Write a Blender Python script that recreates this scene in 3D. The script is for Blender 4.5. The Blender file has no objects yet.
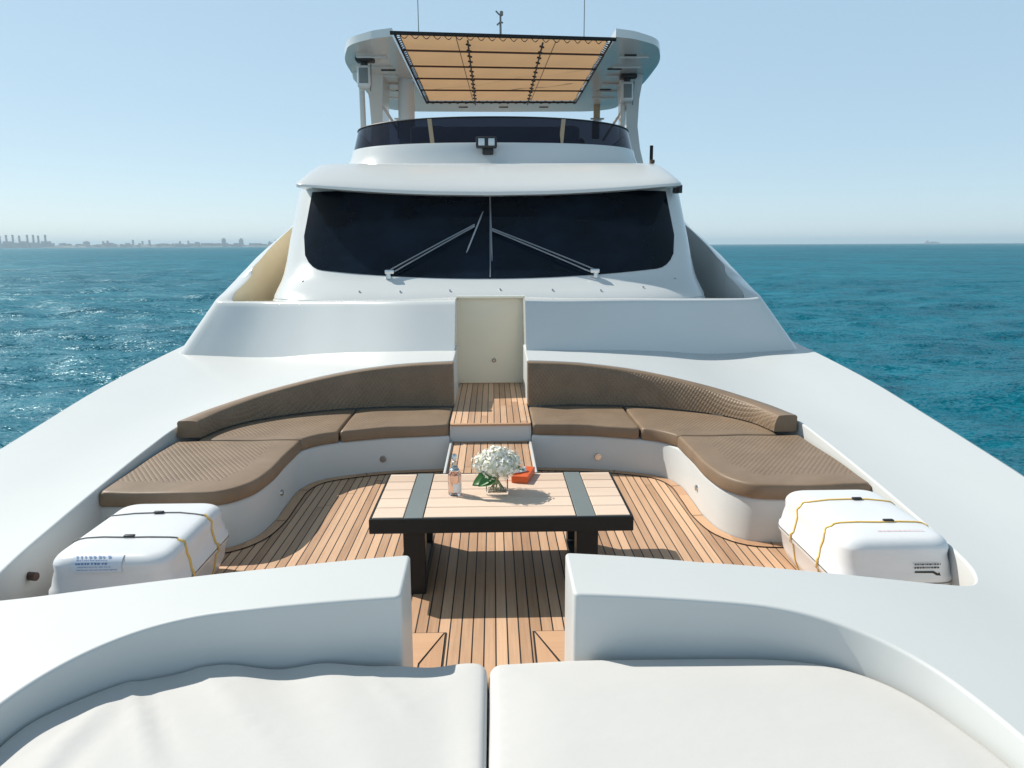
import bpy, bmesh, math, random
import numpy as np
from mathutils import Vector, Matrix
from mathutils.geometry import delaunay_2d_cdt
R = math.radians
random.seed(7)
rng = np.random.default_rng(5)
scene = bpy.context.scene
col = scene.collection

# ------------------------------------------------------------------ camera
PITCH, YAW, ROLL = R(10.37), R(1.39), R(0.25)
fw = Vector((math.sin(YAW)*math.cos(PITCH), math.cos(YAW)*math.cos(PITCH), -math.sin(PITCH)))
r0 = Vector((math.cos(YAW), -math.sin(YAW), 0)); u0 = r0.cross(fw)
rr = r0*math.cos(ROLL) - u0*math.sin(ROLL); uu = u0*math.cos(ROLL) + r0*math.sin(ROLL)
cam_d = bpy.data.cameras.new('camera'); cam = bpy.data.objects.new('camera', cam_d); col.objects.link(cam)
cam.matrix_world = Matrix(((rr.x, uu.x, -fw.x, 0.035), (rr.y, uu.y, -fw.y, 0), (rr.z, uu.z, -fw.z, 2.1), (0, 0, 0, 1)))
cam_d.sensor_width = 36; cam_d.lens = 760/1024*36
cam_d.clip_start = 0.05; cam_d.clip_end = 60000
scene.camera = cam

# ------------------------------------------------------------------ sky, sun, exposure
SUN = Vector((-0.86, 0.55, 1.0)).normalized()          # towards the sun
EL = math.asin(SUN.z)
w = bpy.data.worlds.new('World'); scene.world = w; w.use_nodes = True
nt = w.node_tree; nt.nodes.clear()
sky = nt.nodes.new('ShaderNodeTexSky'); sky.sky_type = 'NISHITA'; sky.sun_disc = False
sky.sun_elevation = EL; sky.sun_rotation = math.atan2(SUN.x, SUN.y)
sky.altitude = 0; sky.air_density = 0.6; sky.dust_density = 0.15; sky.ozone_density = 4.0
bg = nt.nodes.new('ShaderNodeBackground'); bg.inputs[1].default_value = 0.12
wo = nt.nodes.new('ShaderNodeOutputWorld')
veil = nt.nodes.new('ShaderNodeVectorMath'); veil.operation = 'MULTIPLY_ADD'      # thin bright summer haze over the whole sky
veil.inputs[1].default_value = (0.66, 0.46, 0.26); veil.inputs[2].default_value = (2.45, 3.75, 5.15)
tc = nt.nodes.new('ShaderNodeTexCoord'); sp = nt.nodes.new('ShaderNodeSeparateXYZ'); nt.links.new(tc.outputs['Generated'], sp.inputs[0])
mr = nt.nodes.new('ShaderNodeMapRange'); mr.interpolation_type = 'SMOOTHSTEP'      # the haze thins out towards the zenith
for i_, v_ in ((1, 0.25), (2, 0.85), (3, 1.0), (4, 0.42)): mr.inputs[i_].default_value = v_
nt.links.new(sp.outputs[2], mr.inputs[0])
vs = nt.nodes.new('ShaderNodeVectorMath'); vs.operation = 'SCALE'; vs.inputs[0].default_value = (2.45, 3.7, 4.95)
nt.links.new(mr.outputs[0], vs.inputs['Scale']); nt.links.new(vs.outputs[0], veil.inputs[2])
nt.links.new(sky.outputs[0], veil.inputs[0]); nt.links.new(veil.outputs[0], bg.inputs[0]); nt.links.new(bg.outputs[0], wo.inputs[0])
sl = bpy.data.lights.new('sun', 'SUN'); sl.energy = 4.8; sl.angle = R(0.53); sl.color = (1.0, 0.95, 0.865)
so = bpy.data.objects.new('sun', sl); col.objects.link(so)
so.rotation_euler = SUN.to_track_quat('Z', 'Y').to_euler()
scene.view_settings.view_transform = 'Standard'; scene.view_settings.look = 'None'
scene.view_settings.exposure = 0.17; scene.view_settings.gamma = 1.0
scene.render.resolution_x = 1024; scene.render.resolution_y = 768

# ------------------------------------------------------------------ materials
def new_mat(name, color, rough=0.5, metal=0.0, **kw):
    m = bpy.data.materials.new(name); m.use_nodes = True
    b = m.node_tree.nodes['Principled BSDF']
    b.inputs['Base Color'].default_value = (*color, 1); b.inputs['Roughness'].default_value = rough
    b.inputs['Metallic'].default_value = metal
    for k, v in kw.items(): b.inputs[k.replace('_', ' ')].default_value = v
    return m, m.node_tree, b
def N(t, kind, **kw):
    n = t.nodes.new(kind)
    for k, v in kw.items(): setattr(n, k, v)
    return n
def math_n(t, op, a, b=None, c=None):
    n = N(t, 'ShaderNodeMath', operation=op)
    for i, v in enumerate((a, b, c)):
        if v is None: continue
        if isinstance(v, (int, float)): n.inputs[i].default_value = v
        else: t.links.new(v, n.inputs[i])
    return n.outputs[0]
def noise(t, vec, scale, detail=3, rough=0.5):
    n = N(t, 'ShaderNodeTexNoise'); n.inputs['Scale'].default_value = scale
    n.inputs['Detail'].default_value = detail; n.inputs['Roughness'].default_value = rough
    if vec is not None: t.links.new(vec, n.inputs['Vector'])
    return n.outputs[0]
def ramp(t, fac, stops):
    n = N(t, 'ShaderNodeValToRGB'); e = n.color_ramp.elements
    while len(e) < len(stops): e.new(0.5)
    for i, (p, c) in enumerate(stops):
        e[i].position = p; e[i].color = (*c, 1)
    t.links.new(fac, n.inputs[0]); return n.outputs[0]
def bump(t, b, h, strength, dist):
    n = N(t, 'ShaderNodeBump'); n.inputs['Strength'].default_value = strength; n.inputs['Distance'].default_value = dist
    t.links.new(h, n.inputs['Height']); t.links.new(n.outputs[0], b.inputs['Normal']); return n
def objco(t): return N(t, 'ShaderNodeTexCoord').outputs['Object']
def mapped(t, vec, scale):
    n = N(t, 'ShaderNodeMapping'); n.inputs['Scale'].default_value = scale; t.links.new(vec, n.inputs['Vector']); return n.outputs[0]

def gelcoat(name, c, rough=0.28, dirt=0.05):
    m, t, b = new_mat(name, c, rough)
    if rough > 0.3: b.inputs['Specular IOR Level'].default_value = 0.32
    co = objco(t)
    n1 = noise(t, mapped(t, co, (0.8, 0.5, 2.0)), 1.6, 6, 0.62)
    c2 = tuple(x*(1-dirt*2.2) for x in c)
    t.links.new(ramp(t, n1, [(0.3, c2), (0.62, c)]), b.inputs['Base Color'])
    n2 = noise(t, co, 9.0, 4, 0.6)
    t.links.new(math_n(t, 'MULTIPLY_ADD', n2, 0.05, rough-0.02), b.inputs['Roughness'])
    bump(t, b, noise(t, co, 0.9, 2), 0.04, 0.02)
    return m
M = {}
M['white'] = gelcoat('white_gelcoat', (0.59, 0.605, 0.595), 0.38, 0.012)
M['white_gloss'] = gelcoat('white_paint', (0.645, 0.66, 0.65), 0.17, 0.012)
M['bounce_cream'] = gelcoat('bounce_warmed_gelcoat', (0.93, 0.80, 0.60), 0.38, 0.012)  # walkway wall: warm bounced light painted into the base colour of a white surface
M['lining'] = gelcoat('bounce_warmed_lining', (0.93, 0.76, 0.50), 0.4, 0.04)  # left lining: tan paints in the warm light bounced from sunlit surfaces nearby
M['shell'] = gelcoat('canister_shell', (0.78, 0.79, 0.80), 0.3, 0.06)

def teak(name, c_lo, c_hi, pitch=0.0635, along='Y', lines=True, weather=0.25):
    m, t, b = new_mat(name, c_hi, 0.55)
    co = objco(t); sx = N(t, 'ShaderNodeSeparateXYZ'); t.links.new(co, sx.inputs[0])
    X, Y = (sx.outputs[0], sx.outputs[1]) if along == 'Y' else (sx.outputs[1], sx.outputs[0])
    u = math_n(t, 'DIVIDE', math_n(t, 'ADD', X, 20.0+pitch/2), pitch)
    idx = math_n(t, 'FLOOR', u); fr = math_n(t, 'FRACT', u)
    h = N(t, 'ShaderNodeTexWhiteNoise', noise_dimensions='1D'); t.links.new(idx, h.inputs['W'])
    v = math_n(t, 'DIVIDE', math_n(t, 'MULTIPLY_ADD', h.outputs[0], 2.3, math_n(t, 'ADD', Y, 20.0)), 4.7)
    vi = math_n(t, 'FLOOR', v); vf = math_n(t, 'FRACT', v)
    h2 = N(t, 'ShaderNodeTexWhiteNoise', noise_dimensions='2D')
    cb = N(t, 'ShaderNodeCombineXYZ'); t.links.new(idx, cb.inputs[0]); t.links.new(vi, cb.inputs[1]); t.links.new(cb.outputs[0], h2.inputs['Vector'])
    stretch = (55, 2.2, 55) if along == 'Y' else (2.2, 55, 55)
    off = N(t, 'ShaderNodeVectorMath', operation='ADD'); t.links.new(mapped(t, co, stretch), off.inputs[0])
    cb2 = N(t, 'ShaderNodeCombineXYZ'); t.links.new(math_n(t, 'MULTIPLY', h2.outputs[0], 60.0), cb2.inputs[2]); t.links.new(cb2.outputs[0], off.inputs[1])
    g = noise(t, off.outputs[0], 1.0, 5, 0.6)
    blotch = noise(t, co, 1.7, 4, 0.6)
    f = math_n(t, 'ADD', math_n(t, 'MULTIPLY', g, 0.5), math_n(t, 'MULTIPLY', h2.outputs[0], 0.5))
    f = math_n(t, 'ADD', f, math_n(t, 'MULTIPLY', math_n(t, 'SUBTRACT', blotch, 0.5), weather))
    base = ramp(t, f, [(0.15, c_lo), (0.75, c_hi)])
    if lines:
        e = math_n(t, 'LESS_THAN', math_n(t, 'ABSOLUTE', math_n(t, 'SUBTRACT', fr, 0.5)), 0.438)
        e2 = math_n(t, 'GREATER_THAN', vf, 0.0012)
        k = math_n(t, 'MULTIPLY', e, e2)
        mx = N(t, 'ShaderNodeMixRGB'); mx.inputs[1].default_value = (0.012, 0.011, 0.011, 1)
        t.links.new(k, mx.inputs[0]); t.links.new(base, mx.inputs[2]); t.links.new(mx.outputs[0], b.inputs['Base Color'])
        hh = math_n(t, 'ADD', math_n(t, 'MULTIPLY', g, 0.3), k)
        bump(t, b, hh, 0.3, 0.002)
    else:
        t.links.new(base, b.inputs['Base Color']); bump(t, b, g, 0.25, 0.001)
    return m
TL, TH = (0.35, 0.195, 0.108), (0.69, 0.44, 0.275)
M['teak'] = teak('teak_planking', TL, TH)
M['teak_plain'] = teak('teak_margin', (0.44, 0.25, 0.14), (0.60, 0.36, 0.21), 0.5, 'Y', False)
M['teak_plain_x'] = teak('teak_margin_cross', (0.44, 0.25, 0.14), (0.60, 0.36, 0.21), 0.5, 'X', False)
M['slat'] = teak('pale_teak_slats', (0.56, 0.40, 0.29), (0.76, 0.59, 0.46), 0.168, 'X', False, 0.2)
M['caulk'] = new_mat('black_caulk', (0.012, 0.011, 0.011), 0.7)[0]

def leather(name, c, quilt):
    m, t, b = new_mat(name, c, 0.5)
    b.inputs['Specular IOR Level'].default_value = 0.35
    co = objco(t)
    n = noise(t, co, 5, 4, 0.6)
    t.links.new(ramp(t, n, [(0.3, tuple(x*0.88 for x in c)), (0.7, tuple(min(1, x*1.1) for x in c))]), b.inputs['Base Color'])
    grain = noise(t, co, 420, 2)
    if quilt:
        s = N(t, 'ShaderNodeSeparateXYZ'); t.links.new(co, s.inputs[0])
        zz = math_n(t, 'MULTIPLY', s.outputs[2], 1.0)
        a = math_n(t, 'ADD', math_n(t, 'MULTIPLY', s.outputs[0], 25.0), math_n(t, 'MULTIPLY', math_n(t, 'ADD', s.outputs[1], zz), 16.0))
        d = math_n(t, 'SUBTRACT', math_n(t, 'MULTIPLY', s.outputs[0], 25.0), math_n(t, 'MULTIPLY', math_n(t, 'ADD', s.outputs[1], zz), 16.0))
        def groove(v):
            q = math_n(t, 'ABSOLUTE', math_n(t, 'SUBTRACT', math_n(t, 'FRACT', math_n(t, 'ADD', v, 200.0)), 0.5))
            return math_n(t, 'POWER', math_n(t, 'MULTIPLY', math_n(t, 'SUBTRACT', 0.5, q), 2.0), 0.45)
        hgt = math_n(t, 'MULTIPLY', groove(a), groove(d))
        hgt = math_n(t, 'ADD', hgt, math_n(t, 'MULTIPLY', grain, 0.03))
        bump(t, b, hgt, 0.8, 0.0065)
    else:
        hgt = math_n(t, 'ADD', math_n(t, 'MULTIPLY', grain, 0.06), noise(t, co, 9, 3))
        bump(t, b, hgt, 0.3, 0.006)
    return m
LC = (0.230, 0.160, 0.104)
M['leather'] = leather('tan_leather', LC, False)
M['quilt'] = leather('tan_quilted_leather', LC, True)

def canvas(name, c):
    m, t, b = new_mat(name, c, 0.75)
    co = objco(t)
    n = noise(t, co, 2.5, 5, 0.6)
    t.links.new(ramp(t, n, [(0.3, tuple(x*0.985 for x in c)), (0.7, c)]), b.inputs['Base Color'])
    h = math_n(t, 'ADD', noise(t, mapped(t, co, (1, 1.6, 1)), 4.0, 4, 0.55), math_n(t, 'MULTIPLY', noise(t, co, 600, 1), 0.02))
    bump(t, b, h, 0.28, 0.015)
    return m
M['canvas'] = canvas('white_canvas', (0.565, 0.555, 0.535))
M['black_metal'] = new_mat('black_powder_coat', (0.013, 0.015, 0.016), 0.45, Specular_IOR_Level=0.25)[0]
M['slate_metal'] = gelcoat('slate_grey_metal', (0.19, 0.215, 0.215), 0.4, 0.06)
M['steel'] = new_mat('stainless_steel', (0.62, 0.62, 0.62), 0.22, 1.0)[0]
M['chrome'] = new_mat('wiper_metal', (0.5, 0.51, 0.53), 0.3, 0.9)[0]
M['rubber'] = new_mat('black_rubber', (0.018, 0.018, 0.02), 0.55)[0]
M['brown_plastic'] = new_mat('brown_plastic', (0.07, 0.035, 0.025), 0.45)[0]
M['strap'] = new_mat('yellow_strap', (0.78, 0.50, 0.13), 0.6)[0]
M['seam_grey'] = new_mat('seam_grey', (0.36, 0.36, 0.35), 0.6)[0]
M['grey_strap'] = new_mat('grey_strap', (0.17, 0.165, 0.16), 0.6)[0]
M['ink'] = new_mat('blue_ink', (0.10, 0.20, 0.42), 0.5)[0]
M['paper'] = new_mat('label_paper', (0.62, 0.68, 0.76), 0.5)[0]
M['black_ink'] = new_mat('black_ink', (0.02, 0.02, 0.02), 0.5)[0]
M['red_ink'] = new_mat('faded_red_ink', (0.65, 0.30, 0.30), 0.5)[0]
M['orange'] = new_mat('orange_card', (0.66, 0.105, 0.018), 0.4)[0]
M['tissue'] = new_mat('white_tissue', (0.8, 0.79, 0.77), 0.8)[0]
M['petal'] = new_mat('white_petal', (0.84, 0.81, 0.73), 0.6)[0]
M['petal_core'] = new_mat('green_white_flower_core', (0.60, 0.60, 0.46), 0.7)[0]
M['leaf'] = new_mat('green_leaf', (0.05, 0.17, 0.035), 0.4)[0]
M['stem'] = new_mat('pale_stem', (0.30, 0.34, 0.16), 0.5)[0]
M['glass'] = new_mat('clear_glass', (0.97, 0.985, 0.98), 0.02, 0, IOR=1.3, Transmission_Weight=1.0)[0]
M['pink_liquid'] = new_mat('pink_perfume', (0.93, 0.66, 0.54), 0.03, 0, IOR=1.33, Transmission_Weight=0.85)[0]
M['blue_grey'] = new_mat('blue_grey_cap', (0.30, 0.38, 0.44), 0.3, 0.4)[0]
M['tan_block'] = new_mat('tan_wood', (0.42, 0.31, 0.19), 0.5)[0]
M['lamp_glass'] = new_mat('floodlight_lens', (0.55, 0.6, 0.62), 0.08, 0.2)[0]

def dark_glass(name, c, rough, smudge):
    m, t, b = new_mat(name, c, rough)
    b.inputs['Specular IOR Level'].default_value = 0.2
    co = objco(t)
    n = noise(t, mapped(t, co, (0.7, 0.5, 1.0)), 1.4, 5, 0.6)
    t.links.new(ramp(t, n, [(0.42, c), (0.75, tuple(x*smudge for x in c))]), b.inputs['Base Color'])
    t.links.new(math_n(t, 'MULTIPLY_ADD', noise(t, co, 3, 5, 0.7), 0.10, rough), b.inputs['Roughness'])
    return m
M['windscreen'] = dark_glass('tinted_windscreen', (0.003, 0.006, 0.011), 0.02, 2.8)
M['fly_glass'] = dark_glass('tinted_acrylic', (0.005, 0.007, 0.014), 0.03, 2.0)
t = M['fly_glass'].node_tree; tp = N(t, 'ShaderNodeBsdfTransparent'); tp.inputs[0].default_value = (0.30, 0.31, 0.40, 1)
mxs = N(t, 'ShaderNodeMixShader'); mxs.inputs[0].default_value = 0.10
t.links.new(t.nodes['Principled BSDF'].outputs[0], mxs.inputs[1]); t.links.new(tp.outputs[0], mxs.inputs[2]); t.links.new(mxs.outputs[0], t.nodes['Material Output'].inputs['Surface'])

m, t, b = new_mat('awning_cloth', (0.55, 0.39, 0.24), 0.8)
tr = N(t, 'ShaderNodeBsdfTranslucent'); tr.inputs[0].default_value = (0.43, 0.27, 0.145, 1)
mxs = N(t, 'ShaderNodeMixShader'); mxs.inputs[0].default_value = 0.62
t.links.new(b.outputs[0], mxs.inputs[1]); t.links.new(tr.outputs[0], mxs.inputs[2])
t.links.new(mxs.outputs[0], t.nodes['Material Output'].inputs['Surface'])
co = objco(t); bump(t, b, noise(t, co, 2.0, 3), 0.3, 0.03)
M['awning'] = m

# water: teal body colour under a Fresnel sheen, wind chop as bump
m, t, b = new_mat('sea_water', (0.0, 0.1, 0.13), 1.0); t.nodes.remove(b)
co = objco(t)
n0 = noise(t, mapped(t, co, (0.02, 0.03, 1)), 1.0, 5, 0.6)
df = N(t, 'ShaderNodeBsdfDiffuse'); gl = N(t, 'ShaderNodeBsdfGlossy'); gl.inputs['Roughness'].default_value = 0.27
n0 = math_n(t, 'ADD', math_n(t, 'MULTIPLY', n0, 0.55), math_n(t, 'MULTIPLY', noise(t, mapped(t, co, (0.5, 1, 1)), 0.55, 5, 0.65), 0.45))
t.links.new(ramp(t, n0, [(0.36, (0.0004, 0.072, 0.112)), (0.64, (0.001, 0.140, 0.192))]), df.inputs['Color'])
geo = N(t, 'ShaderNodeNewGeometry')
def wob(scale, sx, k, det):          # wind ripples as a random tilt of the surface
    n = N(t, 'ShaderNodeTexNoise'); n.inputs['Scale'].default_value = scale; n.inputs['Detail'].default_value = det; n.inputs['Roughness'].default_value = 0.62
    t.links.new(mapped(t, co, (sx, 1.0, 1.0)), n.inputs['Vector'])
    q = N(t, 'ShaderNodeVectorMath', operation='MULTIPLY_ADD'); q.inputs[1].default_value = (k, k, 0); q.inputs[2].default_value = (-k/2, -k/2, 0)
    t.links.new(n.outputs['Color'], q.inputs[0]); return q.outputs[0]
def vadd(a, c):
    q = N(t, 'ShaderNodeVectorMath', operation='ADD'); t.links.new(a, q.inputs[0]); t.links.new(c, q.inputs[1]); return q.outputs[0]
tilt = vadd(vadd(vadd(wob(2.2, 0.7, 1.6, 4), wob(9.0, 0.8, 2.3, 2)), wob(0.45, 0.6, 1.15, 3)), vadd(wob(0.11, 0.6, 0.6, 2), geo.outputs['Normal']))
bp = N(t, 'ShaderNodeVectorMath', operation='NORMALIZE'); t.links.new(tilt, bp.inputs[0])
fr_ = N(t, 'ShaderNodeFresnel'); fr_.inputs['IOR'].default_value = 1.33
for nd in (df, gl, fr_): t.links.new(bp.outputs[0], nd.inputs['Normal'])
gl.inputs['Color'].default_value = (0.72, 0.93, 1.0, 1)
mxs = N(t, 'ShaderNodeMixShader')
t.links.new(math_n(t, 'MINIMUM', math_n(t, 'MULTIPLY', fr_.outputs[0], 0.58), 0.22), mxs.inputs[0])
t.links.new(df.outputs[0], mxs.inputs[1]); t.links.new(gl.outputs[0], mxs.inputs[2])
t.links.new(mxs.outputs[0], t.nodes['Material Output'].inputs['Surface'])
M['sea'] = m
m, t, b = new_mat('hazy_land', (0.16, 0.16, 0.14), 0.9)
t.links.new(ramp(t, noise(t, objco(t), 0.01, 4), [(0.3, (0.10, 0.11, 0.09)), (0.7, (0.22, 0.2, 0.17))]), b.inputs['Base Color'])
M['land'] = m
M['far_building'] = new_mat('far_concrete', (0.20, 0.20, 0.20), 0.9)[0]
M['far_dark'] = new_mat('far_steelwork', (0.08, 0.085, 0.09), 0.8)[0]

# ------------------------------------------------------------------ mesh helpers
def link(o, parent=None):
    col.objects.link(o)
    if parent is not None: o.parent = parent
    return o
def tag(o, label=None, cat=None, group=None, kind=None):
    if label: o['label'] = label
    if cat: o['category'] = cat
    if group: o['group'] = group
    if kind: o['kind'] = kind
    return o
def empty(name, loc, label, cat, group=None):
    o = bpy.data.objects.new(name, None); o.location = loc; o.empty_display_size = 0.1
    col.objects.link(o); return tag(o, label, cat, group)
def world_origin(o):
    v = Vector((0, 0, 0))
    while o is not None: v += o.location; o = o.parent
    return v
HT = {'k': 1.0}          # the hardtop was drafted at 1:1.25
class MB:
    """collects shapes in world coordinates; build() links them as one mesh object"""
    def __init__(s): s.v = []; s.f = []; s.mi = []
    def add(s, verts, faces, mi=0):
        n = len(s.v); s.v += [tuple(p) for p in verts]
        s.f += [tuple(i+n for i in f) for f in faces]; s.mi += [mi]*len(faces); return s
    def loft(s, rows, closed=False, mi=0, flip=False):
        n = len(rows[0]); vs = [p for r in rows for p in r]; fs = []
        for i in range(len(rows)-1):
            for j in range(n if closed else n-1):
                k = (j+1) % n
                q = (i*n+j, i*n+k, (i+1)*n+k, (i+1)*n+j)
                fs.append(q[::-1] if flip else q)
        return s.add(vs, fs, mi)
    def box(s, c, d, rot=None, mi=0, bev=0.0, seg=2):
        bm = bmesh.new(); bmesh.ops.create_cube(bm, size=1)
        for v in bm.verts: v.co = Vector((v.co.x*d[0], v.co.y*d[1], v.co.z*d[2]))
        if bev > 0: bmesh.ops.bevel(bm, geom=bm.edges[:], offset=bev, segments=seg, profile=0.5, affect='EDGES')
        mt = (rot if rot is not None else Matrix.Identity(3)).to_4x4(); mt.translation = Vector(c)
        bm.verts.index_update()
        vs = [mt @ v.co for v in bm.verts]; fs = [[v.index for v in f.verts] for f in bm.faces]
        bm.free(); return s.add(vs, fs, mi)
    def tube(s, pts, r, n=8, mi=0, cap=True):
        pts = [Vector(p) for p in pts]; rows = []
        rs = r if isinstance(r, (list, tuple)) else [r]*len(pts)
        up = Vector((0, 0, 1))
        for i, p in enumerate(pts):
            d = (pts[min(i+1, len(pts)-1)] - pts[max(i-1, 0)]).normalized()
            a = d.cross(up) if abs(d.z) < 0.95 else d.cross(Vector((0, 1, 0)))
            a.normalize(); bq = a.cross(d).normalized()
            rows.append([p + a*math.cos(k*2*math.pi/n)*rs[i] + bq*math.sin(k*2*math.pi/n)*rs[i] for k in range(n)])
        s.loft(rows, True, mi)
        if cap:
            m0 = len(s.v)
            s.add(rows[0], [tuple(range(n))], mi); s.add(rows[-1], [tuple(range(n))[::-1]], mi)
        return s
    def lathe(s, c, prof, n=24, mi=0):
        rows = [[(c[0]+r*math.cos(k*2*math.pi/n), c[1]+r*math.sin(k*2*math.pi/n), c[2]+z) for k in range(n)] for r, z in prof]
        return s.loft(rows, True, mi)
    def build(s, name, mats, parent=None, smooth=35):
        me = bpy.data.meshes.new(name)
        if HT['k'] != 1: s.v = [(x*HT['k'], y*HT['k'], 2.1+(z-2.1)*HT['k']) for x, y, z in s.v]
        og = world_origin(parent) if parent is not None else (s.org if hasattr(s, 'org') else Vector((0, 0, 0)))
        me.from_pydata([tuple(Vector(p)-og) for p in s.v], [], s.f)
        bm = bmesh.new(); bm.from_mesh(me)
        bmesh.ops.remove_doubles(bm, verts=bm.verts[:], dist=1e-5)
        bmesh.ops.recalc_face_normals(bm, faces=bm.faces[:])
        bm.to_mesh(me); bm.free()
        if not isinstance(mats, (list, tuple)): mats = [mats]
        for m_ in mats: me.materials.append(m_)
        if len(mats) > 1 and len(me.polygons) == len(s.mi): me.polygons.foreach_set('material_index', s.mi)
        if smooth:
            me.polygons.foreach_set('use_smooth', [True]*len(me.polygons))
            me.set_sharp_from_angle(angle=R(smooth))
        o = bpy.data.objects.new(name, me)
        if parent is None: o.location = og
        return link(o, parent)
def catmull(pts, step=0.04, closed=False):
    P = [np.array(p, float) for p in pts]; out = []
    n = len(P); rngi = range(n if closed else n-1)
    for i in rngi:
        p1, p2 = P[i], P[(i+1) % n]
        p0 = P[(i-1) % n] if (closed or i > 0) else 2*p1-p2
        p3 = P[(i+2) % n] if (closed or i+2 < n) else 2*p2-p1
        k = max(2, int(np.linalg.norm((p2-p1)[:2])/step))
        d = lambda a, b_: max(np.linalg.norm(a-b_)**0.5, 1e-6)
        t0 = 0; t1 = t0+d(p0, p1); t2 = t1+d(p1, p2); t3 = t2+d(p2, p3)
        for q in range(k):
            t_ = t1+(t2-t1)*q/k
            a1 = (t1-t_)/(t1-t0)*p0+(t_-t0)/(t1-t0)*p1; a2 = (t2-t_)/(t2-t1)*p1+(t_-t1)/(t2-t1)*p2; a3 = (t3-t_)/(t3-t2)*p2+(t_-t2)/(t3-t2)*p3
            b1 = (t2-t_)/(t2-t0)*a1+(t_-t0)/(t2-t0)*a2; b2 = (t3-t_)/(t3-t1)*a2+(t_-t1)/(t3-t1)*a3
            out.append(tuple((t2-t_)/(t2-t1)*b1+(t_-t1)/(t2-t1)*b2))
    if not closed: out.append(tuple(P[-1]))
    return out
def fillet(pts, r, n=5, closed=False):
    """round every interior corner of a 2-D polyline"""
    out = []; m_ = len(pts)
    rs = r if isinstance(r, (list, tuple)) else [r]*m_
    for i in range(m_):
        if not closed and i in (0, m_-1): out.append(tuple(pts[i])); continue
        p = Vector(pts[i]); a = Vector(pts[i-1])-p; c = Vector(pts[(i+1) % m_])-p
        la, lc = a.length, c.length; a.normalize(); c.normalize()
        q = min(rs[i], la*0.45, lc*0.45)
        if q <= 0: out.append(tuple(p)); continue
        s_, e_ = p+a*q, p+c*q
        for k in range(n+1):
            t_ = k/n; out.append(tuple((1-t_)**2*s_+2*t_*(1-t_)*p+t_*t_*e_))
    return out
def resample(pts, step):
    out = [tuple(pts[0])]
    for a, b_ in zip(pts[:-1], pts[1:]):
        L = math.dist(a, b_); k = max(1, int(math.ceil(L/step)))
        for q in range(1, k+1): out.append(tuple(a[i]+(b_[i]-a[i])*q/k for i in range(len(a))))
    return out
def offset(pts, d, closed=False):
    """shift a polyline to its left by d (2-D)"""
    P = np.array([p[:2] for p in pts]); n = len(P); T = np.zeros_like(P)
    if closed: T = np.roll(P, -1, 0)-np.roll(P, 1, 0)
    else:
        T[1:-1] = P[2:]-P[:-2]; T[0] = P[1]-P[0]; T[-1] = P[-1]-P[-2]
    L = np.linalg.norm(T, axis=1, keepdims=True); T = T/np.maximum(L, 1e-9)
    return [tuple(p) for p in P+np.stack([-T[:, 1], T[:, 0]], 1)*d]
def area(pts):
    return 0.5*sum(a[0]*b_[1]-b_[0]*a[1] for a, b_ in zip(pts, pts[1:]+pts[:1]))
def inside(P, poly):
    x, y = P[:, 0], P[:, 1]; r_ = np.zeros(len(P), bool); n = len(poly)
    for i in range(n):
        x1, y1 = poly[i]; x2, y2 = poly[(i+1) % n]
        c = ((y1 > y) != (y2 > y)); xx = (x2-x1)*(y-y1)/((y2-y1) if y2 != y1 else 1e-12)+x1
        r_ ^= c & (x < xx)
    return r_
def dist_to(P, poly):
    A = np.array(poly); B = np.roll(A, -1, 0); best = np.full(len(P), 1e9)
    for a, b_ in zip(A, B):
        d = b_-a; l2 = max(d@d, 1e-12); t_ = np.clip(((P-a)@d)/l2, 0, 1)
        best = np.minimum(best, np.hypot(*(P-(a+t_[:, None]*d)).T))
    return best
def fill(poly, grid, margin=None, extra=()):
    """constrained triangulation of a 2-D outline with inner grid points"""
    A = np.array(poly); lo, hi = A.min(0), A.max(0)
    gx, gy = np.meshgrid(np.arange(lo[0]+grid*0.5, hi[0], grid), np.arange(lo[1]+grid*0.5, hi[1], grid))
    gx[::2] += grid*0.25
    G = np.stack([gx.ravel(), gy.ravel()], 1); G = G[inside(G, poly)]
    G = G[dist_to(G, poly) > (margin if margin is not None else grid*0.5)] if len(G) else G
    pts = [Vector(p) for p in poly] + [Vector(p) for p in extra] + [Vector(p) for p in G]
    n = len(poly)
    v, e, f, *_ = delaunay_2d_cdt(pts, [(i, (i+1) % n) for i in range(n)], [], 1, 1e-6)
    v = [(p.x, p.y) for p in v]
    return v, [list(q) for q in f]
def flip_x(pts): return [(-p[0],)+tuple(p[1:]) for p in pts]
def mirror_mb(mb, sgn):
    if sgn < 0: mb.v = [(-x, y, z) for x, y, z in mb.v]
    return mb

# ------------------------------------------------------------------ yacht: shared lines (metres; x across, y aft from the camera, z up from the cockpit floor)
def Zd(x, y):
    ax = abs(x); b_ = 0.67+0.052*(min(y, 11)-3.4)
    if ax < 2.4: return b_-0.042*ax*ax
    t_ = min(ax-2.4, 1.0); return b_-(0.2419+0.2016*t_-0.1008*t_*t_)
SLOT = 0.385
cockpit = catmull([(0.97, 7.97), (1.57, 7.87), (2.1, 7.62), (2.42, 7.36), (2.65, 7.0), (2.755, 6.6), (2.75, 6.0), (2.70, 5.16),
                   (2.645, 4.5), (2.585, 3.95), (2.52, 3.66), (2.40, 3.48), (2.2, 3.42), (1.65, 3.37), (1.0, 3.36)], 0.05)
near = catmull([(0.9, 2.985), (1.22, 2.965), (1.42, 2.90), (1.58, 2.78), (1.69, 2.62), (1.76, 2.4), (1.80, 2.1), (1.80, 1.5), (1.72, 0.5), (1.5, -0.6), (1.2, -1.2), (0.6, -1.55)], 0.05)
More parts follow.
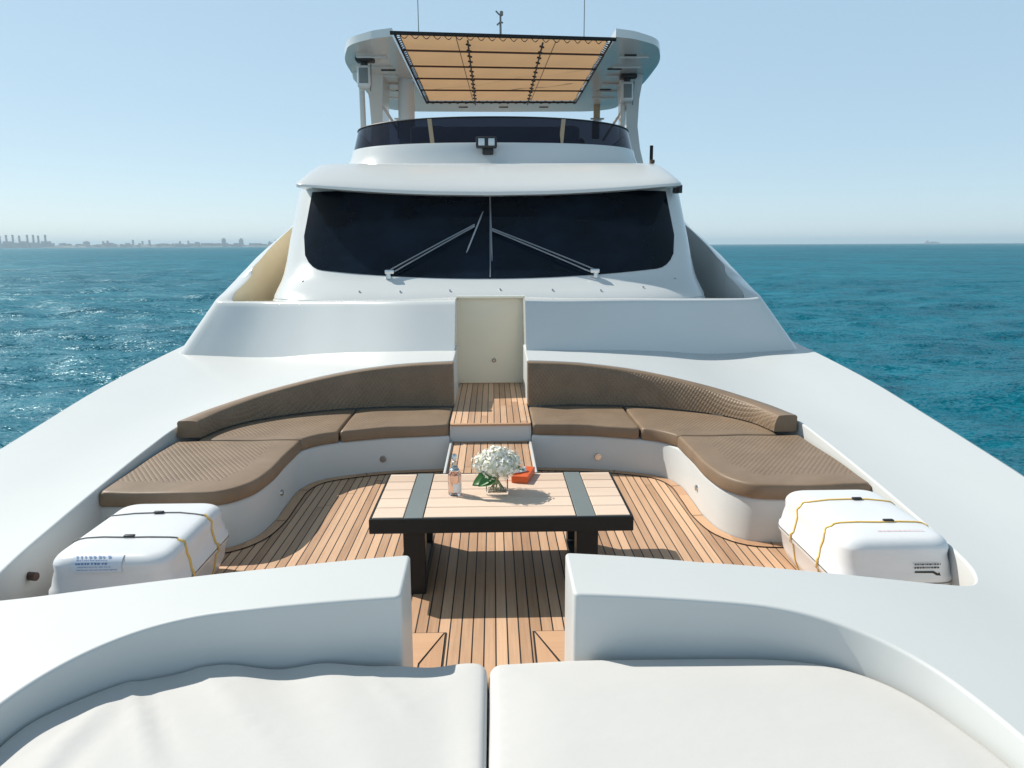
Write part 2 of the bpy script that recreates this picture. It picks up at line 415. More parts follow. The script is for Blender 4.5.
open_line = fillet([(SLOT, 9.5), (SLOT, 7.95)] + cockpit + [(0.365, 3.40), (0.365, 3.0)] + near + [(0.0, -1.6)], [0.03]*(len(cockpit)+len(near)+5), 4)
open_line = resample(open_line, 0.09)
coam_i0 = next(i for i, p in enumerate(open_line) if p[1] <= 8.9)
open_line = open_line[coam_i0:]
gunwale = catmull([(4.42, 30), (4.42, 20), (4.4, 14), (4.36, 11), (4.33, 9.6), (4.25, 8.2), (4.10, 6.9), (3.99, 6.0), (3.88, 5.2), (3.6, 3.7), (3.2, 2.2), (2.65, 0.6), (1.9, -1.0), (1.0, -2.4), (0.0, -3.4)], 0.15)

RB = 0.014
yacht = empty('yacht', (0, 0, 0), 'large white motor yacht seen from its bow, with teak cockpit, dark windscreen and hardtop', 'yacht')

def build_deck():
    mb = MB()
    inner = offset(open_line, RB)      # left of travel = away from the opening
    poly = inner + gunwale[::-1]
    # the outline: opening from aft to bow, then the gunwale back aft, closed under the bulwark
    poly = inner + [(0.0, -3.4)] + gunwale[::-1][1:] + [(3.0, 30), (3.0, 11.2), (1.6, 9.4), (0.8, 8.9)]
    if area(poly) < 0: poly = poly[::-1]
    v, f = fill(poly, 0.16)
    P3 = [(x, y, Zd(x, y)) for x, y in v]
    mb.add(P3, f); mb.add(flip_x(P3), [q[::-1] for q in f])
    return mb.build('deck', M['white'], yacht, 40)
build_deck()
def wall_rows(line, zbot, r=RB, lean=0.0):
    out = offset(line, r); rows = []
    for k in range(5):
        a = k/4*math.pi/2
        rows.append([(o[0]+(l[0]-o[0])*math.sin(a), o[1]+(l[1]-o[1])*math.sin(a), Zd(*o)-r*(1-math.cos(a))) for o, l in zip(out, line)])
    for k in (0.25, 0.6, 1.0):
        rows.append([(l[0], l[1], (Zd(*l)-r)*(1-k)+zbot*k) for l in line])
    return rows
mb = MB(); mb.loft(wall_rows(open_line, -0.03)); mb.loft([flip_x(r_) for r_ in wall_rows(open_line, -0.03)])
mb.build('coaming_wall', M['white'], yacht, 40)

# hull sides, rounded gunwale, down to the sea
SEA = -3.3
mb = MB()
rows = [[(x, y, Zd(x, y)) for x, y in gunwale],
        [(x+0.03*(1 if x > 0.05 else 0), y-0.004, Zd(x, y)-0.012) for x, y in gunwale],
        [(x+0.045*(1 if x > 0.05 else 0), y-0.006, Zd(x, y)-0.05) for x, y in gunwale]]
for k in (0.15, 0.4, 0.7, 1.0):
    sc = 1-0.22*k*k
    rows.append([((x+0.045*(x > 0.05))*(sc if y < 8 else 1-0.10*k*k), y+(1.6*k*(1-min(1, max(0, (y+3.4)/8)))), Zd(x, y)*(1-k)+(SEA-0.6)*k) for x, y in gunwale])
mb.loft(rows); mb.loft([flip_x(r_) for r_ in rows], flip=True)
mb.build('hull', M['white_gloss'], yacht, 40)

# ------------------------------------------------------------------ cockpit floor, margin boards, steps
FLOOR = [(2.95, 3.15), (2.95, 7.6), (2.6, 8.05), (-2.6, 8.05), (-2.95, 7.6), (-2.95, 3.15), (-0.4, 3.15), (-0.4, 2.6), (0.4, 2.6), (0.4, 3.15)]
mb = MB(); mb.add([(x, y, 0) for x, y in FLOOR], [tuple(range(len(FLOOR)))]); mb.build('cockpit_floor', M['teak'], yacht, 0)
sofa_line = fillet([(SLOT+0.004, 7.9), (SLOT+0.004, 6.99)], 0.02) + catmull([(0.45, 6.985), (0.95, 6.93), (1.36, 6.79), (1.56, 6.66), (1.665, 6.42), (1.675, 6.0), (1.672, 5.6), (1.73, 5.28), (1.86, 5.115), (2.05, 5.075), (2.4, 5.08), (2.74, 5.1)], 0.04)
for s in (1, -1):
    w_ = 0.085
    a = sofa_line[2:]; o1 = offset(a, -w_*0.06); o2 = offset(a, -w_); o3 = offset(a, -w_-0.006)
    mb = MB()
    mb.loft([[(x, y, 0.004) for x, y in offset(a, 0.01)], [(x, y, 0.004) for x, y in o3]])
    mirror_mb(mb, s).build('caulk_line', M['caulk'], yacht, 0)
    mb = MB()
    mb.loft([[(x, y, 0.008) for x, y in o1], [(x, y, 0.008) for x, y in o2]])
    mirror_mb(mb, s).build('margin_board', M['teak_plain'], yacht, 0)
    mb = MB(); n = len(a)
    for i in (n//5, 2*n//5, 3*n//5, 4*n//5):
        p, q = Vector(o1[i]), Vector(o2[i]); d = Vector((-(q-p).y, (q-p).x)).normalized()*0.003
        mb = MB(); mb.add([(*(p-d), 0.012), (*(q-d), 0.012), (*(q+d), 0.012), (*(p+d), 0.012)], [(0, 1, 2, 3)])
        mirror_mb(mb, s).build('board_joint', M['caulk'], yacht, 0)
    # mitred corner boards round the bulkhead end
    mb = MB(); mb.add([(s*x, y, 0.004) for x, y in [(0.36, 2.6), (0.236, 2.6), (0.236, 3.877), (2.5, 3.877), (2.5, 3.3), (0.36, 3.4)]], [(0, 1, 2, 3, 4, 5)])
    mb.build('caulk_line', M['caulk'], yacht, 0)
    mb = MB(); mb.add([(s*x, y, 0.008) for x, y in [(0.354, 2.6), (0.246, 2.6), (0.246, 3.856), (0.354, 3.55)]], [(0, 1, 2, 3)])
    mb.build('margin_board', M['teak_plain'], yacht, 0)
    mb = MB(); mb.add([(s*x, y, 0.008) for x, y in [(0.252, 3.866), (2.5, 3.866), (2.5, 3.42), (0.364, 3.42), (0.364, 3.558)]], [(0, 1, 2, 3, 4)])
    mb.build('margin_board', M['teak_plain_x'], yacht, 0)

# step up the walkway
def step(y0, y1, z0, z1, nose):
    mb = MB(); mb.add([(-SLOT, y0, z0), (SLOT, y0, z0), (SLOT, y0, z1-0.012), (-SLOT, y0, z1-0.012)], [(0, 1, 2, 3)])
    mb.build('step_riser', M['white'], yacht, 0)
    mb = MB(); mb.add([(-SLOT, y0+0.04, z1), (SLOT, y0+0.04, z1), (SLOT, y1, z1), (-SLOT, y1, z1)], [(0, 1, 2, 3)])
    mb.build('step_tread', M['teak'], yacht, 0)
    mb = MB(); mb.box((0, y0+0.011, z1-0.006), (2*SLOT-0.01, 0.05, 0.02), bev=0.006); mb.build('step_nosing', M['teak_plain_x'], yacht)
    mb = MB(); mb.add([(-SLOT, y1-0.05, z1+0.004), (SLOT, y1-0.05, z1+0.004), (SLOT, y1-0.001, z1+0.004), (-SLOT, y1-0.001, z1+0.004)], [(0, 1, 2, 3)])
    mb.build('step_edge_board', M['teak_plain_x'], yacht, 0)
step(5.92, 7.02, 0.0, 0.26, 1); step(7.02, 9.22, 0.26, 0.43, 1)
for s in (1, -1):
    mb = MB(); mb.box((s*(SLOT-0.012), 6.47, 0.14), (0.02, 1.08, 0.28), bev=0.004)
    mb.build('step_side', M['white'], yacht)

# walkway end wall and slot cheeks in the raised band
def band_top(x): return 1.478-0.036*min(abs(x), 3.2)
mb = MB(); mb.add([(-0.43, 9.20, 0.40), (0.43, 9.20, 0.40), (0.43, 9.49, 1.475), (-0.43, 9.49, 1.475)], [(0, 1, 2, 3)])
mb.build('walkway_wall', M['bounce_cream'], yacht, 0)
mb = MB(); mb.tube([(0.04, 9.30, 0.71), (0.04, 9.265, 0.70)], 0.026, 14); mb.tube([(0.04, 9.27, 0.70), (0.04, 9.26, 0.70)], 0.014, 10)
mb.build('drain_fitting', M['steel'], yacht)

# ------------------------------------------------------------------ raised band wall that runs aft into the side bulwarks
ST = [  # bottom (x,y)   outer top (x,y,z)   inner top (x,y,z)
 ((0.405, 8.50), (0.405, 8.84, 1.475), (0.405, 9.12, 1.478)), ((1.1, 8.72), (1.06, 9.05, 1.452), (1.04, 9.30, 1.455)),
 ((1.83, 9.14), (1.76, 9.44, 1.425), (1.72, 9.66, 1.428)), ((2.5, 9.58), (2.4, 9.85, 1.392), (2.32, 10.05, 1.395)),
 ((3.2, 9.92), (3.0, 10.15, 1.372), (2.92, 10.32, 1.375)), ((3.9, 10.10), (3.505, 10.28, 1.372), (3.28, 10.40, 1.368)),
 ((4.14, 10.17), (3.65, 10.34, 1.380), (3.465, 10.42, 1.365)), ((4.22, 10.30), (3.71, 10.42, 1.395), (3.505, 10.46, 1.385)), ((4.24, 10.5), (3.73, 10.6, 1.43), (3.515, 10.60, 1.47)),
 ((4.25, 10.8), (3.74, 10.85, 1.485), (3.50, 10.85, 1.555)), ((4.25, 11.2), (3.76, 11.2, 1.565), (3.485, 11.28, 1.69)),
 ((4.25, 11.6), (3.77, 11.5, 1.64), (3.485, 11.38, 1.80)), ((4.25, 12.0), (3.78, 11.9, 1.74), (3.485, 11.75, 1.91)),
 ((4.25, 12.6), (3.80, 12.5, 1.89), (3.515, 12.45, 2.09)), ((4.25, 13.4), (3.8, 13.4, 2.11), (3.505, 13.4, 2.34)), ((4.25, 14.5), (3.8, 14.5, 2.36), (3.505, 14.5, 2.60)),
 ((4.25, 16), (3.8, 16, 2.75), (3.5, 16, 3.05)), ((4.25, 20), (3.82, 20, 3.0), (3.6, 20, 3.2)), ((4.25, 30), (3.84, 30, 3.0), (3.65, 30, 3.2))]
flat = [(b_[0], b_[1], o_[0], o_[1], o_[2], i_[0], i_[1], i_[2]) for b_, o_, i_ in ST]
ST2 = catmull(flat, 0.08)
def band_rows():
    rows = []
    B = [(q[0], q[1], Zd(q[0], q[1])-0.004) for q in ST2]; O = [q[2:5] for q in ST2]; I = [q[5:8] for q in ST2]
    lerp = lambda a, b_, k: tuple(a[i]+(b_[i]-a[i])*k for i in range(3))
    rows.append(B)
    for k in (0.02, 0.5, 0.9): rows.append([lerp(p, q, k) for p, q in zip(B, O)])
    rows.append([lerp(q, p, 0.03) for p, q in zip(B, O)])
    rows.append([(o_[0]+(i_[0]-o_[0])*0.1, o_[1]+(i_[1]-o_[1])*0.1, o_[2]+(i_[2]-o_[2])*0.1) for o_, i_ in zip(O, I)])
    rows.append([lerp(o_, i_, 0.5) for o_, i_ in zip(O, I)])
    rows.append([lerp(o_, i_, 0.93) for o_, i_ in zip(O, I)])
    rows.append([(i_[0], i_[1], i_[2]-0.014) for i_ in I])
    return rows, I
brows, binner = band_rows()
for s in (1, -1):
    mb = MB(); mb.loft(brows if s > 0 else [flip_x(r_) for r_ in brows])
    # cheek that closes the section at the slot
    cheek = [r_[0] for r_ in brows] + [(SLOT+0.02, 9.5, 1.465), (SLOT+0.02, 9.5, 0.5), (SLOT+0.02, 8.5, 0.5)]
    cheek = [(SLOT+0.02, p[1], p[2]) for p in cheek]
    c2 = cheek if s > 0 else flip_x(cheek)
    mb.add(c2, [tuple(range(len(c2)))])
    mb.build('bulwark', M['white_gloss'], yacht, 50)
    mb = MB()
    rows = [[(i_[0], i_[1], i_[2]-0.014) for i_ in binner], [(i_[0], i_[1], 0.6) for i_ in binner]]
    mb.loft(rows if s > 0 else [flip_x(r_) for r_ in rows]); mb.build('bulwark_lining', M['lining'] if s < 0 else M['white_gloss'], yacht, 50)  # only the left lining has bounce light in its colour; the right is plain white
    mb = MB(); mb.add([(s*x, y, 0.72) for x, y in [(3.7, 10.1), (3.7, 30), (2.6, 30), (2.6, 10.1)]], [(0, 1, 2, 3)]); mb.build('side_deck', M['teak'], yacht, 0)

# the flat ledge between the band and the wheelhouse
mb = MB()
L = [(q[5], q[6], q[7]-0.02) for q in ST2 if q[1] < 10.2]
mb.loft([L, [(p[0]*0.96, p[1]+0.5, p[2]-0.03) for p in L], [(p[0]*0.9, 11.5, p[2]-0.03) for p in L]])
mb.v += []; mb2 = MB(); mb2.v = mb.v; mb2.f = mb.f; mb2.mi = mb.mi
mb.add(flip_x(mb.v), [q[::-1] for q in mb.f])
mb.add([(-0.45, 9.43, 1.455), (0.45, 9.43, 1.455), (0.45, 11, 1.43), (-0.45, 11, 1.43)], [(0, 1, 2, 3)])
mb.build('foredeck_ledge', M['white_gloss'], yacht, 50)

# ------------------------------------------------------------------ wheelhouse
def sup(W, yf, B, n, k, z, zfun=None, back=None):
    pts = []
    for i in range(k+1):
        t_ = -math.pi/2+math.pi*i/k; s_ = math.sin(t_); c_ = math.cos(t_)
        x = W*math.copysign(abs(s_)**(2/n), s_); y = yf+B*(1-abs(c_)**(2/n))
        pts.append((x, y, z if zfun is None else z+zfun(x)))
    if back: pts = [(-W*1.0, back, pts[0][2])] + pts + [(W*1.0, back, pts[-1][2])]
    return pts
WH = [(0.70, 3.10, 10.00), (1.355, 3.10, 10.00), (1.365, 3.095, 10.012), (1.375, 3.085, 10.03), (1.385, 3.09, 10.03), (1.42, 3.09, 10.07), (1.50, 3.08, 10.20), (1.60, 3.075, 10.40), (1.70, 3.07, 10.54), (1.9, 3.06, 10.72), (2.2, 3.06, 10.98), (2.55, 3.05, 11.28), (2.95, 3.04, 11.62)]
def wh_at(z):
    for a, b_ in zip(WH[:-1], WH[1:]):
        if a[0] <= z <= b_[0]:
            k = (z-a[0])/(b_[0]-a[0]); return a[1]+(b_[1]-a[1])*k, a[2]+(b_[2]-a[2])*k
    return WH[-1][1], WH[-1][2]
def wh_pt(x, z, out=0.0):
    W, yf = wh_at(z); u_ = min(abs(x)/W, 0.999); c_ = (1-u_**3)**(1/3)
    p = Vector((x, yf+1.2*(1-c_), z))
    if out:
        e = 0.02
        px = Vector((x+e, yf+1.2*(1-(1-min((abs(x+e))/W, 0.999)**3)**(1/3)), z))-p
        W2, y2 = wh_at(z+e); pz = Vector((x, y2+1.2*(1-(1-min(abs(x)/W2, 0.999)**3)**(1/3)), z+e))-p
        nn = px.cross(pz).normalized()
        if nn.y > 0: nn = -nn
        p = p+nn*out
    return p
mb = MB(); mb.loft([sup(W, yf, 1.2, 3, 64, z, None, 28) for z, W, yf in WH]); mb.build('wheelhouse', M['white_gloss'], yacht, 40)
wsr = bpy.data.objects.new('windscreen', None)
def glass_rows(out):
    rows = []; nx, nz = 72, 12
    for j in range(nz+1):
        row = []
        for i in range(nx+1):
            x = -2.74+5.48*i/nx
            zb = 1.645+0.0205*x*x; ex = abs(x)-2.36
            if ex > 0: r_ = 0.38; zb += (r_-math.sqrt(max(r_*r_-ex*ex, 0)))*1.15
            z = zb+(2.90-zb)*j/nz
            xx = x*(1-0.012*(z-1.7))
            row.append(tuple(wh_pt(xx, z, out)))
        rows.append(row)
    return rows
mb = MB(); mb.loft(glass_rows(0.006)); ws = mb.build('windscreen', M['windscreen'], yacht, 60)
bpy.data.objects.remove(wsr)
mb = MB()
mb.tube([wh_pt(0.0, z, 0.009) for z in np.linspace(1.66, 2.88, 10)], 0.008, 6); mb.build('glass_joint', M['chrome'], ws)
# wipers
def wiper(x0, z0, x1, z1, bx0, bz0, bx1, bz1):
    root = bpy.data.objects.new('windscreen_wiper', None); link(root, yacht)
    root.location = wh_pt(x0, z0, 0.03)
    mb = MB()
    for d in (-0.03, 0.03):
        mb.tube([wh_pt(x0+(x1-x0)*k, z0+(z1-z0)*k+d*(1-0.6*k), 0.055+0.008*math.sin(k*math.pi)) for k in np.linspace(0, 1, 9)], 0.0105, 6)
    mb.build('wiper_arm', M['chrome'], root)
    mb = MB(); mb.tube([wh_pt(bx0+(bx1-bx0)*k, bz0+(bz1-bz0)*k, 0.028) for k in np.linspace(0, 1, 9)], [0.006]+[0.012]*7+[0.006], 6)
    mb.build('wiper_blade', M['chrome'] , root)
    mb = MB(); p0 = wh_pt(x0, z0-0.03, 0.0); p1 = wh_pt(x0, z0, 0.085)
    mb.tube([p0, p1], [0.045, 0.028], 10); mb.box(wh_pt(x0-0.02*math.copysign(1, x0), z0, 0.075), (0.13, 0.07, 0.06), bev=0.015)
    mb.build('wiper_pivot', M['steel'], root)
wiper(-1.39, 1.69, -0.22, 2.34, -0.33, 1.98, -0.10, 2.56)
wiper(1.45, 1.69, 0.03, 2.28, 0.025, 1.86, 0.0, 2.84)
mb = MB()
for x, z in ((-1.75, 1.49), (-1.2, 1.49), (-0.54, 1.50), (0.13, 1.51), (0.83, 1.50), (1.48, 1.49), (2.08, 1.52), (-2.62, 1.62), (2.6, 1.62)):
    mb = MB(); mb.tube([wh_pt(x, z, 0.0), wh_pt(x, z, 0.014)], 0.014, 8)
    mb.build('washer_nozzle', M['steel'], yacht)

# brow over the windscreen
zf = lambda x: 0.019*x*x
BR = [(2.62, 11.62, 2.80, zf), (2.82, 11.22, 2.795, zf), (2.835, 11.19, 2.80, zf), (2.84, 11.185, 2.845, lambda x: 0.017*x*x), (2.835, 11.20, 2.865, lambda x: 0.0165*x*x), (2.81, 11.45, 2.985, lambda x: 0.013*x*x), (2.77, 11.8, 3.145, lambda x: 0.009*x*x), (2.72, 12.15, 3.295, lambda x: 0.004*x*x), (2.69, 12.3, 3.345, lambda x: 0.0025*x*x), (2.66, 12.6, 3.385, lambda x: 0.001*x*x), (2.3, 13.3, 3.45, None), (1.5, 14.5, 3.47, None)]
mb = MB(); mb.loft([sup(W, yf, 0.65, 5.5, 96, z, f_, 28) for W, yf, z, f_ in BR]); mb.build('roof_brow', M['white_gloss'], yacht, 40)
mb = MB(); mb.box((2.87, 11.98, 2.93), (0.10, 0.14, 0.12), bev=0.02); mb.tube([(2.90, 11.89, 2.87), (2.90, 11.89, 2.99)], 0.04, 12); mb.build('navigation_light', M['rubber'], yacht)
mb = MB(); mb.box((2.60, 12.55, 3.40), (0.07, 0.1, 0.06), bev=0.015); mb.build('bracket', M['brown_plastic'], yacht)
mb = MB(); mb.tube([(2.98, 14.5, 3.3), (2.98, 14.5, 3.89)], 0.032, 8); mb.build('stub_antenna', M['black_metal'], yacht)

# ------------------------------------------------------------------ flybridge
FB = [(2.72, 12.62, 3.25), (2.64, 12.75, 3.42), (2.56, 12.86, 3.62), (2.55, 12.90, 3.70), (2.545, 12.93, 3.745), (2.50, 12.97, 3.755)]
mb = MB(); mb.loft([[(x+0.07, y, z) for x, y, z in sup(W, yf, 1.6, 2.5, 64, z, None, 26)] for W, yf, z in FB]); mb.build('flybridge_coaming', M['white_gloss'], yacht, 40)
def fly_row(k, out=0.0): return [(x+0.07, y, z) for x, y, z in sup(2.53-0.05*k+out, 12.955+0.24*k-out, 1.6, 2.5, 64, 3.75+0.43*k, lambda x: -0.010*x*x*k, 16.5)]
mb = MB(); mb.loft([fly_row(k) for k in (0, 0.33, 0.66, 1)]); fg = mb.build('flybridge_screen', M['fly_glass'], yacht, 40)
mb = MB(); mb.tube([(p[0], p[1], p[2]+0.008) for p in fly_row(1)], 0.014, 6); mb.build('screen_rail', M['black_metal'], fg)
def fly_pt(x, k, out):
    r_ = fly_row(k); return min(r_, key=lambda p: abs(p[0]-x) + (5 if p[1] > 15 else 0))
for x in (-1.0, 1.24):
    a = fly_pt(x, 0, 0); c = fly_pt(x, 1, 0)
    mb = MB(); mb.loft([[(x-0.035-0.06*(1-k)*np.sign(-x)*-1, a[1]+(c[1]-a[1])*k-0.014, a[2]+(c[2]-a[2])*k), (x+0.035-0.06*(1-k)*np.sign(-x)*-1, a[1]+(c[1]-a[1])*k-0.014, a[2]+(c[2]-a[2])*k)] for k in (0, 1)])
    mb.build('mullion', M['tan_block'], fg, 0)
mb = MB(); mb.add([(-2.1, 14.2, 3.5), (2.2, 14.2, 3.5), (2.4, 26, 3.5), (-2.4, 26, 3.5)], [(0, 1, 2, 3)]); mb.build('flybridge_floor', M['teak'], yacht, 0)
mb = MB()
mb.box((0.1, 15.2, 3.9), (3.2, 0.5, 0.8), bev=0.06); mb.build('helm_console', M['white'], yacht)
for x in (-1.1, 1.55):
    seat = MB(); seat.box((x, 15.9, 4.13), (0.36, 0.14, 0.62), bev=0.05); seat.box((x, 15.7, 3.85), (0.4, 0.45, 0.16), bev=0.05)
    seat.tube([(x, 15.75, 3.5), (x, 15.75, 3.85)], 0.05, 10); seat.build('helm_seat', M['tan_block'], yacht)
# floodlight
fl = bpy.data.objects.new('floodlight', None); fl.location = (-0.03, 12.75, 3.7); link(fl, yacht)
mb = MB(); mb.box((-0.05, 12.72, 3.72), (0.34, 0.16, 0.17), bev=0.02); mb.box((-0.03, 12.83, 3.60), (0.18, 0.14, 0.12), bev=0.02); mb.build('lamp_housing', M['rubber'], fl)
for x in (-0.13, 0.03):
    mb = MB(); mb.box((x, 12.637, 3.72), (0.10, 0.012, 0.11), bev=0.004); mb.build('lens', M['lamp_glass'], fl)

# hardtop with its cut-out for the awning
HT['k'] = 1.25
HX = 0.23
half = fillet([(1.66, 12.02), (1.95, 12.12), (2.40, 12.5), (2.66, 13.5), (2.72, 15.0), (2.71, 16.8), (2.60, 18.1), (2.1, 18.45), (0, 18.5)], [0.03, 0.1, 0.5, 0.6, 0.5, 0.5, 0.5, 0.3, 0], 6)
outer = resample(half, 0.25)
poly = [(x, y) for x, y in outer] + [(0.0, 17.2)] + fillet([(0.0, 17.2), (1.64, 17.2), (1.66, 12.02)], [0, 0.06, 0], 4)[1:-1]
if area(poly) < 0: poly = poly[::-1]
mb = MB()
v, f = fill(poly, 0.3)
zt = lambda x, y: 5.275-0.006*x*x
for sx in (1, -1):
    mb.add([(HX+sx*x, y, 5.14) for x, y in v], f); mb.add([(HX+sx*x, y, zt(x, y)) for x, y in v], f)
    ring = poly+[poly[0]]
    mb.loft([[(HX+sx*x, y, 5.14) for x, y in ring if x > 1e-4 or True], [(HX+sx*x, y, zt(x, y)) for x, y in ring]])
ht = mb.build('hardtop', M['white_gloss'], yacht, 40)
for x, y, d in ((-1.78, 14.2, 0.25), (2.2, 14.1, 0.25), (-1.75, 16.0, 0.22), (2.3, 15.9, 0.22), (2.3, 13.1, 0.2), (-0.6, 17.85, 0.2), (1.2, 17.85, 0.2), (0.3, 17.85, 0.2), (-2.1, 15.2, 0.2), (2.52, 15.0, 0.2)):
    mb = MB(); mb.box((x, y, 5.134), (d, 0.06, 0.02), bev=0.004); mb.build('downlight', M['black_metal'], ht)
for sx in (1, -1):
    for y in (13.2, 13.9, 14.6, 15.3, 16.0, 16.7):
        mb = MB(); mb.box((HX+sx*2.15, y, 5.125), (0.5, 0.04, 0.04), bev=0.012); mb.build('underside_rib', M['white_gloss'], ht)
# supports
def post(name, pts, r, mat='white_gloss'):
    mb = MB(); mb.tube(pts, r, 16); return mb.build(name, M[mat], yacht)
post('hardtop_post', [(-1.57, 15.0, 3.1), (-1.56, 15.0, 5.15)], 0.15)
post('hardtop_pole', [(-2.30, 14.5, 3.2), (-2.31, 14.5, 4.95), (-2.31, 14.5, 5.04), (-2.31, 14.5, 5.15)], [0.055, 0.055, 0.14, 0.17])
post('hardtop_pole', [(2.46, 14.9, 3.2), (2.50, 14.9, 4.95), (2.52, 14.9, 5.04), (2.52, 14.9, 5.15)], [0.05, 0.05, 0.10, 0.12])
for s in (-1, 1):
    mb = MB(); c = -2.08 if s < 0 else 2.62
    prof = [(5.14, 0.30, 14.9), (4.75, 0.22, 15.1), (4.3, 0.19, 15.3), (3.9, 0.24, 15.4), (3.1, 0.38, 15.5)]
    rows = []
    for z, hw, y in prof:
        k = (5.14-z)/1.74; cx = c+s*(0.18*k*k+0.02)*(1.0 if s > 0 else 0.6)
        rows.append([(cx-hw*0.55, y-0.35, z), (cx+hw*0.55, y-0.35, z), (cx+hw*0.6, y+0.5, z), (cx-hw*0.6, y+0.5, z)])
    mb.loft(rows, True); mb.build('hardtop_arch', M['white_gloss'], yacht, 25)
    mb = MB(); x = c+(0.02 if s < 0 else -0.12)
    root = bpy.data.objects.new('deck_speaker', None); root.location = (x*1.25, 16.7 if s < 0 else 18.1, 5.9); link(root, yacht)
    yy = 13.3 if s < 0 else 14.55
    mb.box((x+0.02, yy, 5.10), (0.30, 0.22, 0.07), bev=0.02); mb.tube([(x, yy, 5.1), (x, yy, 5.0)], 0.06, 10); mb.build('bracket', M['rubber'], root)
    mb = MB(); mb.box((x, yy, 4.83), (0.23, 0.2, 0.36), bev=0.05, seg=3); mb.build('speaker_case', M['white_gloss'], root)
    mb = MB(); mb.box((x, yy-0.103, 4.84), (0.15, 0.012, 0.24), bev=0.005); mb.tube([(x+0.1, yy-0.06, 4.6), (x+0.12, yy-0.07, 5.02)], 0.012, 6); mb.build('speaker_grille', M['slate_metal'], root)
    xx = -1.95 if s < 0 else 2.36
    mb = MB(); mb.box((xx, 17.6, 4.99), (0.14, 0.10, 0.42), bev=0.02); mb.box((xx-0.02, 17.6, 4.6), (0.16, 0.12, 0.36), bev=0.02); mb.build('folded_awning_pole', M['tan_block'], yacht)
    mb = MB(); mb.box((xx, 17.55, 4.78), (0.2, 0.16, 0.08), bev=0.02); mb.tube([(xx-0.15, 17.5, 4.83), (xx+0.15, 17.5, 4.83)], 0.02, 8); mb.build('pole_clamp', M['steel'], yacht)
    mb = MB(); mb.tube([(c-0.05*s, 14.8, 4.72), (c-0.42*s, 15.4, 4.1)], 0.025, 8); mb.build('brace', M['white_gloss'], yacht)
mb = MB(); mb.tube([(1.95, 17.0, 3.75), (1.95, 17.0, 4.25)], [0.12, 0.09], 12); mb.lathe((1.95, 17.0, 4.25), [(0.09, 0), (0.08, 0.05), (0.04, 0.09), (0.001, 0.1)], 14); mb.build('bollard_light', M['tan_block'], yacht)

# awning
def skew(mb):       # the awning is laced a little out of square
    mb.v = [(x, y+(x-0.25)*0.10*(1-(y-AY0)/(AY1-AY0)), z) for x, y, z in mb.v]; return mb
aw = bpy.data.objects.new('awning', None); aw.location = (0.34, 18.1, 5.85); link(aw, yacht)
AX0, AX1, AY0, AY1, AZ = -1.36, 1.84, 11.95, 17.06, 5.10
mb = MB(); rows = []
bars = [11.95, 12.75, 13.78, 14.72, 15.75, 17.0]
for y in np.linspace(AY0+0.06, AY1-0.04, 60):
    row = []
    for x in np.linspace(AX0+0.06, AX1-0.06, 24):
        j = max(i for i in range(len(bars)-1) if bars[i] <= y+1e-6); k = (y-bars[j])/(bars[j+1]-bars[j])
        sag = 0.035*math.sin(min(1, max(0, k))*math.pi)
        row.append((x, y, AZ+0.028-sag+0.01*math.sin(x*9+y*5)*math.sin(k*math.pi)))
    rows.append(row)
mb.loft(rows); skew(mb).build('awning_cloth', M['awning'], aw, 80)
mb = MB()
mb.tube([(AX0-0.07, AY0, AZ+0.03), (AX1+0.07, AY0, AZ+0.03)], 0.028, 8); mb.tube([(AX0, AY1, AZ), (AX1, AY1, AZ)], 0.02, 8)
for x in (AX0, AX1): mb.tube([(x, AY0, AZ), (x, AY1, AZ)], 0.018, 8)
skew(mb).build('awning_frame', M['black_metal'], aw)
mb = MB()
for y in bars[1:-1]:
    mb = MB(); mb.tube([(AX0, y, AZ-0.012), (AX1, y, AZ-0.012)], 0.016, 6); skew(mb).build('awning_bar', M['brown_plastic'], aw)
mb = MB()
for x in (-0.31, 0.80):
    pts = [(x+random.uniform(-.004, .004), y, AZ-0.05) for y in np.linspace(AY0, AY1, 40)]; mb.tube(pts, 0.014, 6)
    for k in range(14):
        y = AY0+0.35*k+0.2; mb.tube([(x-0.03, y, AZ-0.05), (x+0.03, y+0.06, AZ-0.05)], 0.015, 6)
for x0, x1, y0 in ((-0.48, -0.36, 11.98), (1.0, 0.86, 12.0)): mb.tube([(x0, y0, AZ-0.01), (x1, AY1-0.3, AZ-0.015)], 0.006, 5)
skew(mb).build('awning_rope', M['rubber'], aw)
mb = MB()
def lace(p, q, n, amp):
    p, q = Vector(p), Vector(q); d = (q-p).normalized(); nrm = Vector((-d.y, d.x, 0)); pts = []
    for k in range(n*8+1):
        a = k/8*2*math.pi; pts.append(p+(q-p)*(k/(n*8))+nrm*amp*math.cos(a)+Vector((0, 0, 0.03*math.sin(a)-0.005)))
    mb.tube(pts, 0.006, 4, cap=False)
lace((AX0, AY0+0.02, AZ), (AX1, AY0+0.02, AZ), 20, 0.035); lace((AX0, AY1-0.02, AZ), (AX1, AY1-0.02, AZ), 18, 0.035)
lace((AX0+0.03, AY0, AZ), (AX0+0.03, AY1, AZ), 44, 0.04); lace((AX1-0.03, AY0, AZ), (AX1-0.03, AY1, AZ), 44, 0.04)
skew(mb).build('awning_lacing', M['rubber'], aw)
